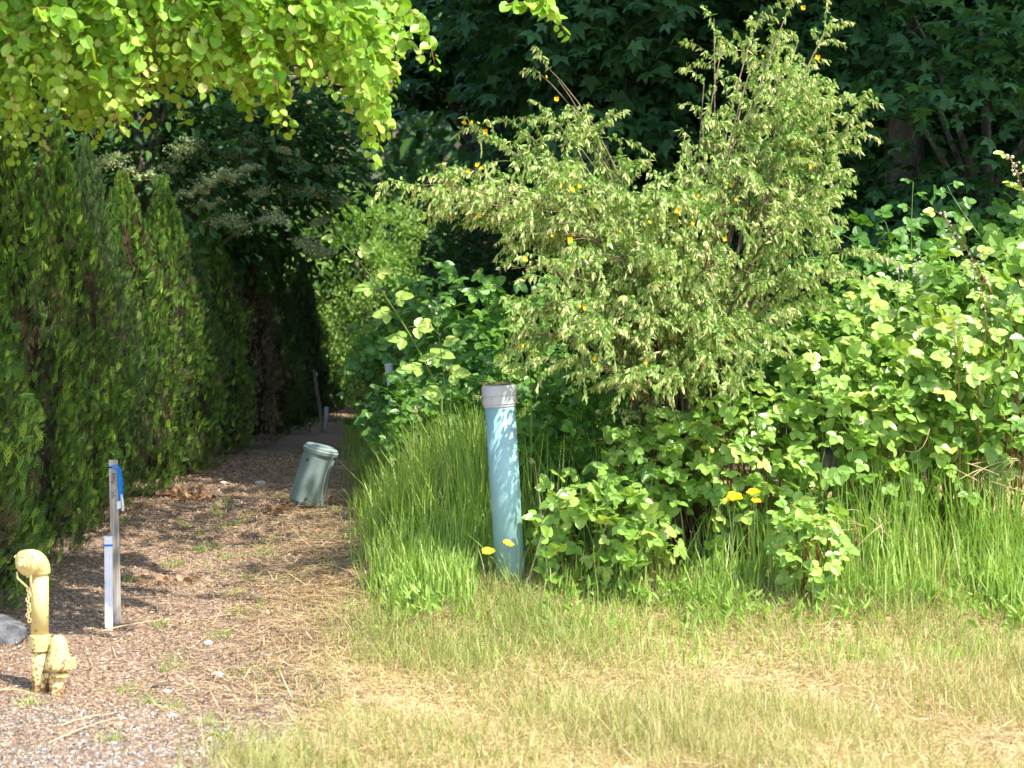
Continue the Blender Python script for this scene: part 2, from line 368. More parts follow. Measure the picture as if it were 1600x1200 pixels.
# ------------------------------------------------------------------ mulch, gravel, straw, stones
def lying(n, tilt=.35):
    nrm = unit(np.stack([rng.normal(size=n)*tilt, rng.normal(size=n)*tilt, np.ones(n)], -1))
    a = rng.random(n)*2*math.pi; d = np.stack([np.cos(a), np.sin(a), np.zeros(n)], -1)
    d = unit(d-nrm*np.sum(d*nrm, -1, keepdims=True)); return frames(d, nrm)
def mulch():
    mb = MB(); N = 125000
    y = 6.2+rng.random(N)**1.25*11; x = -3.3+rng.random(N)*(3.3-.6)
    k = (x < edgex(y)+rng.normal(size=N)*.12+.05) & ~((y < 7.5) & (rng.random(N) < .35)); x, y = x[k], y[k]; n = len(x)
    S = np.stack([.0025+rng.random(n)**2*.005, .006+rng.random(n)**4*.03, np.full(n, .02)], -1)
    S *= (1+.3*(y[:, None] > 11))
    mb.scatter(T_chip, gpos(x, y, .002+rng.random(n)*.012), lying(n, .5), S, np.clip(rng.normal(.5, .27, n), 0, 1))
    tag(mb.build('bark_mulch', M['chip']), 'brown bark mulch covering the path beside the hedge', 'mulch', kind='stuff')
    mb = MB(); N = 26000
    y = 5.9+rng.random(N)**1.6*2.6; x = -2.6+rng.random(N)*2.3
    k = (x < edgex(y)+.15+rng.normal(size=N)*.12) & (rng.random(N) < 1.25-smooth(6.9, 8.1, y)*1.1); x, y = x[k], y[k]; n = len(x)
    s = .004+rng.random(n)**3*.014
    mb.scatter(T_peb, gpos(x, y, .002), lying(n, .4), s*npv([1, 1, 1])[:, None] if False else s, rng.random(n))
    tag(mb.build('gravel', M['gravel']), 'small gray gravel at the near end of the path', 'gravel', kind='stuff')
    mb = MB()
    # loose straw along the path edge, and cut stalks in the shade
    N = 16000; y = 7.2+rng.random(N)**1.2*11; y = np.where(rng.random(N) < smooth(7.1, 8.9, y)+.12, y, y+1.5+rng.random(N)); x = edgex(y)+rng.normal(size=N)*.26-.15
    k = x > -2.2; x, y = x[k], y[k]; n = len(x)
    S = np.stack([.0025+rng.random(n)*.003, .05+rng.random(n)**2*.2, .03+0*x], -1)
    mb.scatter(T_blade, gpos(x, y, .01+rng.random(n)*.02), lying(n, .12), S, rng.random(n))
    N = 1500; y = 7+rng.random(N)*12; x = -2.1+rng.random(N)*1.3; n = N
    S = np.stack([.002+rng.random(n)*.003, .04+rng.random(n)**3*.25, .03+0*x], -1)
    mb.scatter(T_blade, gpos(x, y, .012), lying(n, .1), S, .4+.6*rng.random(n))
    tag(mb.build('straw', M['straw']), 'dry cut straw strewn along the path edge', 'straw', kind='stuff')
mulch()

def stone(name, label, px, py, r, mat='stone', sq=(1, .8, .5), seed=0, cat='stone', group=None):
    # find the ground point under the pixel
    Y = 8.
    for _ in range(30):
        p = at(px, py, Y); gz = ground(p[0], p[1]); Y *= (CAM[2]-gz)/(CAM[2]-p[2])
    p = at(px, py, Y); rg = np.random.default_rng(seed)
    import bmesh
    bm = bmesh.new(); bmesh.ops.create_icosphere(bm, subdivisions=4 if mat == 'rock' else 2, radius=1)
    co = npv([v.co[:] for v in bm.verts]); fs = npv([[v.index for v in f.verts] for f in bm.faces]).astype(int); bm.free()
    pl = unit(rg.normal(size=(9, 3)))
    for q in pl:
        dd = co@q; c = .62+rg.random()*.2; co = co-np.maximum(dd-c, 0)[:, None]*q
    if mat == 'rock': co = co*(1+.035*np.sin(co@npv([7, 3, 5])+1)+.03*np.sin(co@npv([-4, 11, 6]))+.02*np.sin(co@npv([19, -13, 9])))[:, None]
    co = co*r*npv(sq); mb = MB(); mb.raw(co+p+npv([0, 0, r*sq[2]*.35]), [fs])
    o = mb.build(name, M[mat]); tag(o, label, cat, group); return o
stone('rock', 'gray angular rock at the left edge behind the yellow standpipe', -8, 1004, .135, 'rock', (1.1, .8, .85), 8, 'rock')
for i, (x, y, r, l) in enumerate([(340, 1057, .024, 'largest white stone lying on the mulch right of the yellow valve'),
        (262, 1083, .02, 'flat cream stone beside the small dark twig on the mulch'),
        (272, 1034, .011, 'small white stone above the dark twig on the mulch'),
        (326, 1006, .02, 'pale flat stone highest on the sunlit mulch'),
        (270, 1119, .016, 'white stone in the gravel below the flat cream stone'),
        (328, 1157, .015, 'white pebble at the lower right of the gravel patch'),
        (407, 757, .035, 'gray stone lying in the shaded path left of the leaning pedestal'),
        (350, 757, .03, 'gray stone lying in the shaded path nearest the hedge'),
        (415, 958, .022, 'tan stone half sunk in the mulch near the grass edge')]):
    stone('stone', l, x, y, r*1.3, 'stone', (1, .75, .5), 10+i)

# ------------------------------------------------------------------ grass
def upright(n, lean=.25):
    d = unit(np.stack([rng.normal(size=n)*lean, rng.normal(size=n)*lean, np.ones(n)], -1))
    a = rng.random(n)*2*math.pi; nr = np.stack([np.cos(a), np.sin(a), np.zeros(n)], -1)
    return frames(d, nr)
def clumped(n, x0, x1, y0, y1, nc, sd):
    cx = x0+rng.random(nc)*(x1-x0); cy = y0+rng.random(nc)*(y1-y0); k = rng.integers(0, nc, n)
    return cx[k]+rng.normal(size=n)*sd, cy[k]+rng.normal(size=n)*sd
def grasses():
    # thatch and short dry grass
    mb = MB(); N = 90000
    y = 5.6+rng.random(N)**1.1*4.0; x = -1.15+rng.random(N)*4.6; k = x > edgex(y)+rng.normal(size=N)*.1-.02
    x, y = x[k], y[k]; n = len(x)
    S = np.stack([.0018+rng.random(n)*.0025, .03+rng.random(n)**2*.1, .03+0*x], -1)
    mb.scatter(T_blade, gpos(x, y, .004+rng.random(n)*.03), lying(n, .3), S, np.clip(rng.normal(.55, .25, n), 0, 1))
    tag(mb.build('dead_thatch', M['straw']), 'tan dead grass matted over the foreground', 'dry grass', kind='stuff')
    mb = MB(); N = 120000
    y = 5.2+rng.random(N)**1.1*4.3; x = -1.2+rng.random(N)*4.8
    pat = np.sin(x*3.1+y*1.7)+np.sin(x*1.3-y*3.7+2)+.8*np.sin(x*7.3+y*5.1)
    k = (x > edgex(y)+rng.normal(size=N)*.14-.05) & (rng.random(N) < .52+.24*pat); x, y, pat = x[k], y[k], pat[k]; n = len(x)
    h = (.035+rng.random(n)**1.6*.11)*(1+.18*pat)
    dry = smooth(-.2, 1.6, x+.35*np.sin(y*3))*.15
    S = np.stack([.0022+rng.random(n)*.003, h, h*.6], -1)
    v = np.clip(rng.normal(.5, .24, n)+dry-.1*pat*(y > 8)-.25*smooth(8.2, 9.2, y), 0, 1)
    mb.scatter(T_blade2, gpos(x, y, -.003), upright(n, .35), S, v)
    tag(mb.build('short_grass', M['shortgrass']), 'short yellow green grass growing in the foreground', 'grass', kind='stuff')
    # tall green grass on the bank
    mb = MB()
    def tall(n, x0, x1, y0, y1, nc, sd, h0, h1, w_=(.006, .006), vm=.42, lean=.1, keep=None):
        x, y = clumped(n, x0, x1, y0, y1, nc, sd); k = (x > edgex(y)-.04+.07*np.sin(y*8+1)+rng.normal(size=n)*.03)
        if keep is not None: k &= keep(x, y)
        x, y = x[k], y[k]; m = len(x); h = h0+rng.random(m)**1.4*(h1-h0)*1.1
        h = h*(.4+.6*smooth(0, .4, x-edgex(y)+.1*np.sin(y*9)))*(.5+.5*smooth(8.9, 9.65, y+.22*np.sin(x*4.3)+.12*np.sin(x*11+1)))
        S = np.stack([w_[0]+rng.random(m)*w_[1], h, h*(.3+.8*rng.random(m))], -1)
        half = m//2; Fr = upright(m, lean); vv = np.clip(rng.normal(vm, .2, m), 0, 1)
        mb.scatter(T_blade, gpos(x, y)[:half], Fr[:half], S[:half], vv[:half]); mb.scatter(T_blade2, gpos(x, y)[half:], Fr[half:], S[half:], vv[half:])
    pipe = lambda x, y: ~((np.abs(x+.02) < .13+.1*rng.random(len(x))) & (y < 9.42)) & ~((x > .15) & (x < .85) & (y > 9.08) & (y < 9.6) & (rng.random(len(x)) < .8))
    tall(3900, -.76, -.05, 9.4, 11.0, 130, .045, .3, .68, keep=pipe)
    tall(2300, -.62, -.08, 8.95, 9.6, 80, .05, .16, .42, keep=pipe)
    tall(2000, -.3, .55, 9.65, 11.0, 70, .05, .4, .75, vm=.35)
    tall(900, .05, .95, 9.0, 9.45, 60, .05, .1, .3, keep=pipe)
    tall(1700, .9, 3.4, 8.95, 9.6, 110, .05, .18, .5)
    tall(700, .95, 1.9, 9.2, 9.6, 50, .05, .3, .6, vm=.4)
    tall(1500, 1.7, 3.6, 9.3, 9.8, 80, .05, .4, .72, vm=.3)
    tall(4200, -.4, 3.6, 8.2, 9.2, 220, .08, .05, .22, (.004, .004), vm=.45, lean=.2)
    tall(1500, 2.3, 3.4, 8.8, 9.3, 40, .05, .25, .45, vm=.45)
    tall(4800, -1.3, -.3, 11, 15, 170, .07, .3, .55, vm=.3)
    tall(4800, -2.0, -.7, 15, 23, 170, .1, .25, .5, vm=.35)
    tall(160, -.95, -.9, 10.3, 11.6, 10, .03, .1, .22, vm=.5)
    # low green undergrowth leaves between the clumps
    N = 5200; x = -.6+rng.random(N)*4.1; y = 8.6+rng.random(N)**.7*1.0; k = (x > edgex(y)+.1) & pipe(x, y) & (np.sin(x*9)+np.sin(y*11+x*5) > -.3); x, y = x[k], y[k]; n = len(x)
    mb.scatter(T_slim, gpos(x, y, .01+rng.random(n)*.09), upright(n, .9), .03+rng.random(n)*.05, rng.random(n)*.55)
    # straw coloured old stems standing among the green
    tall(700, -.8, 3.4, 9.0, 10.4, 90, .06, .3, .65, (.003, .003), vm=1., lean=.18)
    tag(mb.build('tall_grass', M['grass']), 'tall green grass on the bank around the teal pipe', 'grass', kind='stuff')
    # little tufts on the path
    mb = MB(); x, y = clumped(1500, -2.0, -.9, 7.0, 13, 46, .035); n = len(x)
    h = .015+rng.random(n)*.05
    mb.scatter(T_blade2, gpos(x, y), upright(n, .6), np.stack([.002+rng.random(n)*.003, h, h], -1), rng.random(n)*.6)
    tag(mb.build('path_weeds', M['grass']), 'tiny green weed tufts scattered on the mulch path', 'weeds', kind='stuff')
grasses()

def seedgrass():
    """tall flowering grass stems with seed heads behind the pipe"""
    spots = [(650, 640, 10.4), (668, 560, 10.6), (700, 575, 10.4), (640, 690, 10.3), (740, 620, 10.2), (610, 720, 10.9), (860, 640, 9.9), (830, 720, 9.5)]
    for i, (px, py, Y) in enumerate(spots):
        top = at(px, py, Y); bx = top[0]+rng.normal()*.08; base = npv([bx, Y, ground(bx, Y)])
        t = thing('seed_grass', ['arching grass stem with a nodding seed head left of the teal pipe', 'tallest thin grass stem with pale seeds behind the grass bank', 'thin grass stem with loose pale seeds beside the bramble cane',
             'seeded grass stem low on the left bank', 'grass stem curling just left of the gray pipe cap', 'leftmost grass stem with a reddish seed head', 'grass stem standing right of the gray pipe cap', 'grass stem leaning beside the right of the teal pipe'][i], 'grass stem', base)
        mb = MB(); pts = bez(base, base+npv([0, 0, (top[2]-base[2])*1.1]), top, 9); tube(mb, pts, np.linspace(.0022, .001, 9), 4)
        mb.build('stem', M['greenstem'], t)
        mb = MB(); n = 26; k = rng.random(n)*.22; P = top-(top-pts[-3])*k[:, None]*2+rng.normal(size=(n, 3))*.006
        mb.scatter(T_slim, P, frames(oriented(n, np.zeros((n, 3)), .3, .7), randdir(n)), .012+rng.random(n)*.008, .5+.5*rng.random(n))
        mb.build('seed_head', M['pod'], t)
seedgrass()

# ------------------------------------------------------------------ yellow standpipe
def hit(px, py, Y=9.):
    for _ in range(40):
        p = at(px, py, Y); gz = ground(p[0], p[1]); Y *= (CAM[2]-gz)/(CAM[2]-p[2])
    return at(px, py, Y)
def standpipe():
    b = hit(63, 1080); t = thing('standpipe', 'yellow painted steel standpipe with capped elbow top and hanging chain', 'standpipe', b)
    s = b[1]/3000.  # metres per pixel here
    H = (1080-893)*s; zc0 = (1080-1016)*s; zc1 = (1080-991)*s
    mb = MB(); lathe(mb, [(.0345, -.1), (.0345, zc0+.01)], b, n=28); mb.build('lower_pipe', M['yellowpaint'], t, True)
    mb = MB(); lathe(mb, [(.037, zc0), (.0425, zc0+.002), (.043, zc1-.002), (.0385, zc1+.002)], b, n=28); o = mb.build('coupling', M['yellowpaint'], t, False)
    mb = MB(); lathe(mb, [(.0365, zc1), (.0365, H)], b, n=28); mb.build('upper_pipe', M['yellowpaint'], t, True)
    D = unit(npv([-.5, -.86, -.12])); top = b+npv([0, 0, H])
    mb = MB(); th = np.linspace(0, math.pi/2, 9); rb = .052
    h = unit(npv([D[0], D[1], 0]))
    pts = [top+npv([0, 0, -.004]), top]+[top+h*rb*(1-math.cos(a))+npv([0, 0, rb*math.sin(a)]) for a in th[1:]]
    rad = [.043, .044]+[.044+.006*math.sin(a) for a in th[1:]]
    pts.append(pts[-1]+D*.02); rad.append(.05)
    tube(mb, pts, rad, 28); mb.build('elbow', M['yellowpaint'], t, True)
    e = pts[-1]; mb = MB()
    lathe(mb, [(.052, -.008), (.053, .0), (.053, .012), (.046, .018), (.036, .021), (.034, .027), (.025, .029), (.022, .034), (.015, .036)], e, D, 28)
    lathe(mb, [(.0135, .034), (.0125, .052)], e, D, 5)
    for q in (0, 2.1, 4.2):
        u = unit(np.cross(D, [0, 0, 1])); v_ = np.cross(u, D); d2 = math.cos(q+.4)*u+math.sin(q+.4)*v_
        tube(mb, [e+d2*.045+D*.006, e+d2*.06+D*.006], .007, 8)
    mb.build('cap', M['yellowpaint'], t)
    mb = MB(); c0 = e+D*.015
    j = e+npv([.006, 0, -.105])
    tube(mb, [c0+npv([-.03, 0, -.035]), c0+npv([-.026, -.004, -.06]), j], .0042, 6)
    tube(mb, [c0+npv([.03, .0, -.03]), c0+npv([.026, 0, -.07]), j+npv([.012, 0, .005])], .0048, 6)
    mb.build('chain_strap', M['yellowpaint'], t)
    mb = MB(); n = 13
    for k in range(n):
        c = j+npv([.004*math.sin(k*1.1), .0, -.006-.0105*k]); a = R(90)*(k % 2)+.4
        u = npv([math.cos(a), math.sin(a), 0]); th = np.linspace(0, 2*math.pi, 9)
        tube(mb, [c+u*.0062*math.sin(q)+npv([0, 0, .0095*math.cos(q)]) for q in th], .0024, 5, caps=False)
    mb.build('chain', M['yellowpaint'], t)
standpipe()
def valve():
    b = hit(89, 1083); t = thing('valve_stub', 'short yellow bell topped valve stub beside the tall standpipe', 'valve', b)
    s = b[1]/3000.
    mb = MB(); lathe(mb, [(.031, -.1), (.031, .11)], b, n=20); mb.build('stub_pipe', M['yellowpaint'], t, True)
    mb = MB(); z = (1083-1058)*s; lathe(mb, [(.033, z), (.043, z+.003), (.044, z+.016), (.035, z+.022)], b, n=24, sx=1.12); mb.build('collar', M['yellowpaint'], t)
    mb = MB(); z = (1083-1047)*s; zt = (1083-992)*s; o = b+npv([.008, 0, 0])
    pr = [(.03, z), (.052, z+.003), (.056, z+.016), (.053, z+.035), (.044, z+.065), (.036, z+.095), (.032, zt-.02), (.025, zt-.007), (.012, zt), (.001, zt+.001)]
    lathe(mb, pr, o, n=28, sx=1.0); mb.build('bell', M['yellowpaint'], t, True)
    mb = MB(); box(mb, o+npv([.058, 0, z+.028]), (.022, .032, .045), .1); mb.build('lug', M['yellowpaint'], t)
valve()

# ------------------------------------------------------------------ stakes
def stakes():
    b = hit(183, 957); s = b[1]/3000; H = (957-717)*s
    t = thing('survey_stake', 'tall weathered wooden stake with blue ribbon tied round its top', 'stake', b)
    mb = MB(); box(mb, b+npv([0, 0, H/2-.05]), (.04, .018, H+.1), .12, (-.016, 0)); mb.build('lath', M['stakewood'], t)
    top = b+npv([-.016*(H+.1), 0, H]); mb = MB()
    for dz, tl in ((-.03, .006), (-.038, -.005)):
        c = top+npv([0, 0, dz]); pts = [c+npv([-.023, -.013, -tl]), c+npv([.023, -.013, tl]), c+npv([.023, .013, tl]), c+npv([-.023, .013, -tl]), c+npv([-.023, -.013, -tl])]
        V = []; 
        for p in pts: V += [p-npv([0, 0, .004]), p+npv([0, 0, .004])]
        mb.raw(V, [[2*i, 2*i+2, 2*i+3, 2*i+1] for i in range(4)], .7)
    c = top+npv([.024, -.012, -.03]); K = 9
    def strip(mb, c, L, x0, ws, v):
        V = []
        for i in range(K):
            q = i/(K-1); wd = ws*math.sin(min(1, q*2.2+.2)*math.pi/2); off = npv([x0*math.sin(q*2.6), -.008*math.sin(q*5), -L*q])
            V += [c+off+npv([-wd*.3, .0, 0]), c+off+npv([wd*.3, -.007, 0]), c+off+npv([wd, .004, 0])]
        mb.raw(V, [[3*i+j, 3*i+j+1, 3*i+j+4, 3*i+j+3] for i in range(K-1) for j in (0, 1)], v)
    strip(mb, c, .165, .003, .011, .9); strip(mb, c+npv([.005, .008, 0]), .15, .006, .011, .2)
    mb.build('ribbon', M['blue'], t)
    mb = MB(); strip(mb, c+npv([.014, -.004, -.13]), .08, .004, .01, .5); 
    e = c+npv([-.004, -.01, -.165]); mb.raw([e, e+npv([.018, 0, .004]), e+npv([.02, 0, -.03]), e+npv([.0, 0, -.036])], [[0, 3, 2, 1]]); mb.build('ribbon_tail', M['whiteribbon'], t)
    mb = MB()  # faded hand-lettering running down the face
    rg = np.random.default_rng(5)
    for k in range(9):
        z = -.065-.0115*k-(.02 if k > 4 else 0); q = top+npv([.016*(-z), -.0125, z]); pts = [q+npv([rg.uniform(-.011, .011), rg.uniform(-.001, .0), rg.uniform(-.005, .005)]) for _ in range(5)]
        tube(mb, pts, .0009, 4)
    mb.build('lettering', M['ink'], t)
    b = hit(170, 962); H = (962-838)*s
    t = thing('short_stake', 'short white painted stake with a thin blue band beside the wooden stake', 'stake', b)
    mb = MB(); a = R(-32)
    hw = .019
    def sq(z, k=1): return [b+npv([math.cos(a+i*R(90))*.026*k*(1.0), math.sin(a+i*R(90))*.026*k, z]) for i in range(4)]
    mb.raw(sq(-.15, .5)+sq(-.04)+sq(H), [[0, 1, 5, 4], [1, 2, 6, 5], [2, 3, 7, 6], [3, 0, 4, 7], [4, 5, 9, 8], [5, 6, 10, 9], [6, 7, 11, 10], [7, 4, 8, 11], [8, 9, 10, 11]])
    mb.build('post', M['whitepaint'], t)
    mb = MB(); z1, z2 = H-.046, H-.036; mb.raw(sq(z1, 1.06)+sq(z2, 1.06), [[0, 1, 5, 4], [1, 2, 6, 5], [2, 3, 7, 6], [3, 0, 4, 7]], .3); mb.build('blue_band', M['blue'], t)
stakes()
def far_stakes():
    b = hit(506, 674); top = at(493, 577, b[1]+.1)
    t = thing('leaning_stake', 'thin gray wooden stake leaning at the dark far end of the path', 'stake', b)
    mb = MB(); d = (top-b); n_ = 2
    box(mb, b+npv([0, 0, d[2]/2-.03]), (.038, .018, d[2]+.06), 0, (d[0]/d[2], 0)); mb.build('lath', M['darkwood'], t)
    mb = MB(); box(mb, top+npv([0.0, -.002, -.06]), (.042, .022, .05)); mb.build('painted_tip', M['stone'], t)
    b = hit(510, 674); s = b[1]/3000
    t = thing('marker_post', 'small white post at the foot of the far leaning stake', 'marker post', b)
    mb = MB(); lathe(mb, [(.02, -.05), (.02, 36*s), (.015, 37*s)], b, n=12); mb.build('post', M['whiteplastic'], t, True)
    mb = MB(); lathe(mb, [(.0215, 31*s), (.0225, 32*s), (.0225, 37.5*s), (.019, 38.2*s)], b, n=12); mb.build('cap', M['whiteplastic'], t)
    # white capped marker in the shrubs
    p = at(613, 573, 12.75); g = npv([p[0], p[1], ground(p[0], p[1])])
    t = thing('white_marker', 'white capped marker pipe showing among the shaded shrubs right of the path', 'marker post', g)
    ax = unit(npv([-.1, 0, 1])); mb = MB(); lathe(mb, [(.024, -.05), (.024, p[2]-g[2]+.02)], g+npv([.06, 0, 0]), ax, n=20); mb.build('pipe', M['whiteplastic'], t, True)
    mb = MB(); lathe(mb, [(.028, p[2]-g[2]-.05), (.028, p[2]-g[2]+.02), (.025, p[2]-g[2]+.025)], g+npv([.06, 0, 0]), ax, n=20); mb.build('cap', M['whiteplastic'], t)
far_stakes()

# ------------------------------------------------------------------ teal pipe
def teal():
    b = hit(798, 905, 9.3); s = b[1]/3000; H = (905-600)*s
    ax = unit(npv([-19*s, 0, H])); t = thing('vent_pipe', 'teal plastic pipe with a gray cap standing in tall grass', 'pipe', b)
    r = 23.5*s
    mb = MB(); lathe(mb, [(r, -.1), (r, H*.4), (r*1.01, H*.9)], b, ax, 40); mb.build('pipe', M['teal'], t, True)
    mb = MB(); lathe(mb, [(r*1.0, H-.105), (r*1.06, H-.103), (r*1.07, H-.092), (r*1.12, H-.09), (r*1.13, H-.055), (r*1.1, H-.053), (r*1.1, H-.05), (r*1.16, H-.048), (r*1.16, H-.01), (r*1.12, H-.002), (r*1.05, H), (0.001, H-.006)], b, ax, 44)
    mb.build('cap', M['graycap'], t)
    mb = MB(); n = 70; a = rng.random(n)*6.28; rr = np.sqrt(rng.random(n))*r; P = b+ax*H+np.stack([np.cos(a)*rr, np.sin(a)*rr, .003+rng.random(n)*.008], -1)
    mb.scatter(T_slim, P, lying(n, .3), .02+rng.random(n)*.02, rng.random(n))
    tag(mb.build('leaf_litter', M['straw']), 'dry twigs and leaf litter lying on the gray pipe cap', 'leaf litter', kind='stuff')
teal()

# ------------------------------------------------------------------ leaning pedestal
def pedestal():
    b = hit(476, 793, 12.5); s = b[1]/3000
    t = thing('utility_pedestal', 'gray green plastic utility pedestal leaning right on the shaded path', 'utility pedestal', b)
    lean = npv([27*s/(92*s), -.05, 1]); ax = unit(lean); H = 98*s
    th = np.linspace(0, 2*math.pi, 40, endpoint=False)
    def sec(h, k, e=3.2, rot=R(33)):
        # squarish oval cross-section with soft corners
        c = np.cos(th); sn = np.sin(th); x = np.sign(c)*np.abs(c)**(2/e)*.108*k; y = np.sign(sn)*np.abs(sn)**(2/e)*.088*k
        X = x*math.cos(rot)-y*math.sin(rot); Y = x*math.sin(rot)+y*math.cos(rot)
        u = unit(npv([1, 0, -lean[0]])); v_ = np.cross(ax, u)
        return b+ax*h+X[:, None]*u+Y[:, None]*v_
    def sweep(mb, secs, cap=True):
        n = 40; V = np.concatenate(secs); i = np.arange(n); j = (i+1) % n
        F = [np.stack([k*n+i, k*n+j, (k+1)*n+j, (k+1)*n+i], 1) for k in range(len(secs)-1)]
        if cap: F += [np.arange(n)[::-1], (len(secs)-1)*n+np.arange(n)]
        mb.raw(V, F)
    mb = MB(); sweep(mb, [sec(.03, 1.0), sec(.05, 1.02), sec(H-.03, .93), sec(H-.0, .93)]); mb.build('body', M['pedestal'], t, True)
    mb = MB(); sweep(mb, [sec(H-.035, .95, 2.5), sec(H-.033, 1.06, 2.5), sec(H-.012, 1.08, 2.5), sec(H-.006, 1.01, 2.5), sec(H+.004, 1.0, 2.5), sec(H+.012, .9, 2.5), sec(H+.016, .5, 2.5)]); mb.build('lid', M['pedestal'], t)
    mb = MB(); box(mb, b+npv([-.055, -.03, -.01]), (.06, .05, .12), .2); mb.build('base_post', M['graycap'], t)
    u = unit(npv([1, 0, -lean[0]]))
    for du, h in ((-.06, H-.09), (.0, .07), (-.085, .035), (.065, .05)):
        mb = MB(); c = b+ax*h+u*du+npv([0, -.1, 0]); lathe(mb, [(.007, -.02), (.007, .012), (.004, .014)], c, (0, -1, 0), 8); mb.build('bolt', M['dark'], t)
    mb = MB(); c = b+ax*.07+u*.1; tube(mb, bez(b+ax*(H-.03)+u*.09+npv([0, -.055, 0]), b+ax*H*.5+u*.06+npv([0, -.11, 0]), b+ax*.03+u*.11+npv([0, -.03, 0]), 9), .003, 5); mb.build('ground_wire', M['stone'], t)
pedestal()

# ------------------------------------------------------------------ arborvitae hedge
def thuja_mesh(H, Rr, N, mat2=None, seed=0):
    rg = np.random.default_rng(seed)
    ph = rg.random(6)*6.28
    def prof(z, a):
        q = z/H
        base = (.80+.25*np.sin(np.minimum(q*2.4+.25, 1.57)))*np.where(q > .3, (1-((np.minimum(q, 1)-.3)/.7)**1.3)*.97+.03, 1)
        lump = 1+.13*np.sin(3*a+ph[0]+q*5)+.11*np.sin(5*a+ph[1]-q*9)+.09*np.sin(q*23+ph[2]+2*a)+.10*np.sin(11*a+ph[3]+q*7)+.07*np.sin(17*a+ph[4]-q*31)
        return Rr*base*lump
    core = MB(); nz, na = 16, 14; V = []
    for i in range(nz):
        z = .12+(H*.93-.12)*i/(nz-1)
        for k in range(na):
            a = k*2*math.pi/na; r = prof(z, a)*.66*(.9+.2*rg.random()); V.append((r*math.cos(a), r*math.sin(a), z))
    i = np.arange(na); j = (i+1) % na
    core.raw(V, [np.stack([q*na+i, q*na+j, (q+1)*na+j, (q+1)*na+i], 1) for q in range(nz-1)])
    mb = MB()
    u = rg.random(N); z = .05+(H-.05)*(1-np.sqrt(1-u*.985)) ; z = .04+(H-.04)*u**.95
    a = rg.random(N)*2*math.pi; r = prof(z, a)*(1-.42*rg.random(N)**1.6)
    out = np.stack([np.cos(a), np.sin(a), 0*a], -1); P = out*r[:, None]; P[:, 2] = z
    upw = 1.25+1.2*smooth(.7, 1, z/H)
    d = unit(out*(.55+rg.random(N)*.5)[:, None]+np.stack([0*a, 0*a, upw], -1)+rg.normal(size=(N, 3))*.62)
    tang = np.stack([-np.sin(a), np.cos(a), 0*a], -1); nrm = unit(tang*.3+out*.75+rg.normal(size=(N, 3))*.75)
    lump = .5+.5*np.sin(3*a+ph[0]+z/H*5)*.5
    v = np.clip(rg.normal(.4, .22, N)+.12*(lump-.5)+.4*(rg.random(N) < .14), 0.0, 1)
    if seed in (1, 2): v = np.where((np.sin(a*4+ph[2])*np.sin(z*5+ph[1]+a*3)+rg.normal(size=N)*.15 > .72), rg.random(N)*.03, v)
    s = (.04+rg.random(N)**2*.06)
    mb.scatter(T_spray, P-d*s[:, None]*.4, frames(d, nrm), s, v)
    # leaders at the tip
    n = 40; P = np.stack([rg.normal(size=n)*.03, rg.normal(size=n)*.03, H-.3+rg.random(n)*.25], -1)
    d = unit(np.stack([rg.normal(size=n)*.25, rg.normal(size=n)*.25, np.ones(n)], -1))
    mb.scatter(T_spray, P, frames(d, unit(rg.normal(size=(n, 3)))), .08+rg.random(n)*.05, .4+.6*rg.random(n))
    return core, mb
TH = {}
def thuja(kind, x, y, H, Rr, label, rz=0.):
    g = npv([x, y, float(ground(x, y))]); t = thing('arborvitae', label, 'conifer', g, 'arborvitae trees forming the hedge')
    t.rotation_euler = (0, 0, rz); t.scale = (Rr/.53, Rr/.53, H/2.2)
    if kind not in TH:
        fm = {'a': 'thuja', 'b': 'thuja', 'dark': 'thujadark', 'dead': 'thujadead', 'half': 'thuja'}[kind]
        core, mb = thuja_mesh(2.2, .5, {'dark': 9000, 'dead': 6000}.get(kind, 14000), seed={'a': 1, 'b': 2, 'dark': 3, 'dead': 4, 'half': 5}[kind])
        f = mb.build('foliage', M[fm], t, world=False)
        c = core.build('inner_branches', M['thujacore'], t, world=False)
        tb = MB(); tube(tb, [(0, 0, -.1), (.01, 0, .2), (0, .01, .6), (0, 0, 1.8)], [.055, .045, .04, .01], 8); tube(tb, [(.04, -.02, -.1), (.09, -.03, .25), (.1, -.02, .7)], [.03, .022, .012], 6)
        tr = tb.build('trunk', M['graybark'], t, world=False)
        TH[kind] = (f, c, tr)
    else:
        for src in TH[kind]:
            d = src.copy(); COL.objects.link(d); d.parent = t
    return t
HX = -2.62
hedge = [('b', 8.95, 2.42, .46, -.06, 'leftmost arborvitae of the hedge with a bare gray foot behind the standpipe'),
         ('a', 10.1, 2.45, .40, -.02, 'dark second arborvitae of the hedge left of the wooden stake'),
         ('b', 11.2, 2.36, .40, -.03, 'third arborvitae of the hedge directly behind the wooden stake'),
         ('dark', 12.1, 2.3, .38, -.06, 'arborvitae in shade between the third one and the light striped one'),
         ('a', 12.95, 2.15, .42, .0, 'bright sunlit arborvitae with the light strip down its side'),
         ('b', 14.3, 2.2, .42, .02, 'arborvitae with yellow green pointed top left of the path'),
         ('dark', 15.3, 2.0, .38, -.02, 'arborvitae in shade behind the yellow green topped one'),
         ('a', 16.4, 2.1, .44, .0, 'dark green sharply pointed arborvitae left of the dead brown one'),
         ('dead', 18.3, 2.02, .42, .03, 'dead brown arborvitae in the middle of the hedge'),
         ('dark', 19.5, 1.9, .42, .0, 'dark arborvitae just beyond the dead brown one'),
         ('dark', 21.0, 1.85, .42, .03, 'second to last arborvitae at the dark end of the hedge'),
         ('dark', 23.0, 1.95, .44, .1, 'last arborvitae, a black rounded column at the end of the hedge')]
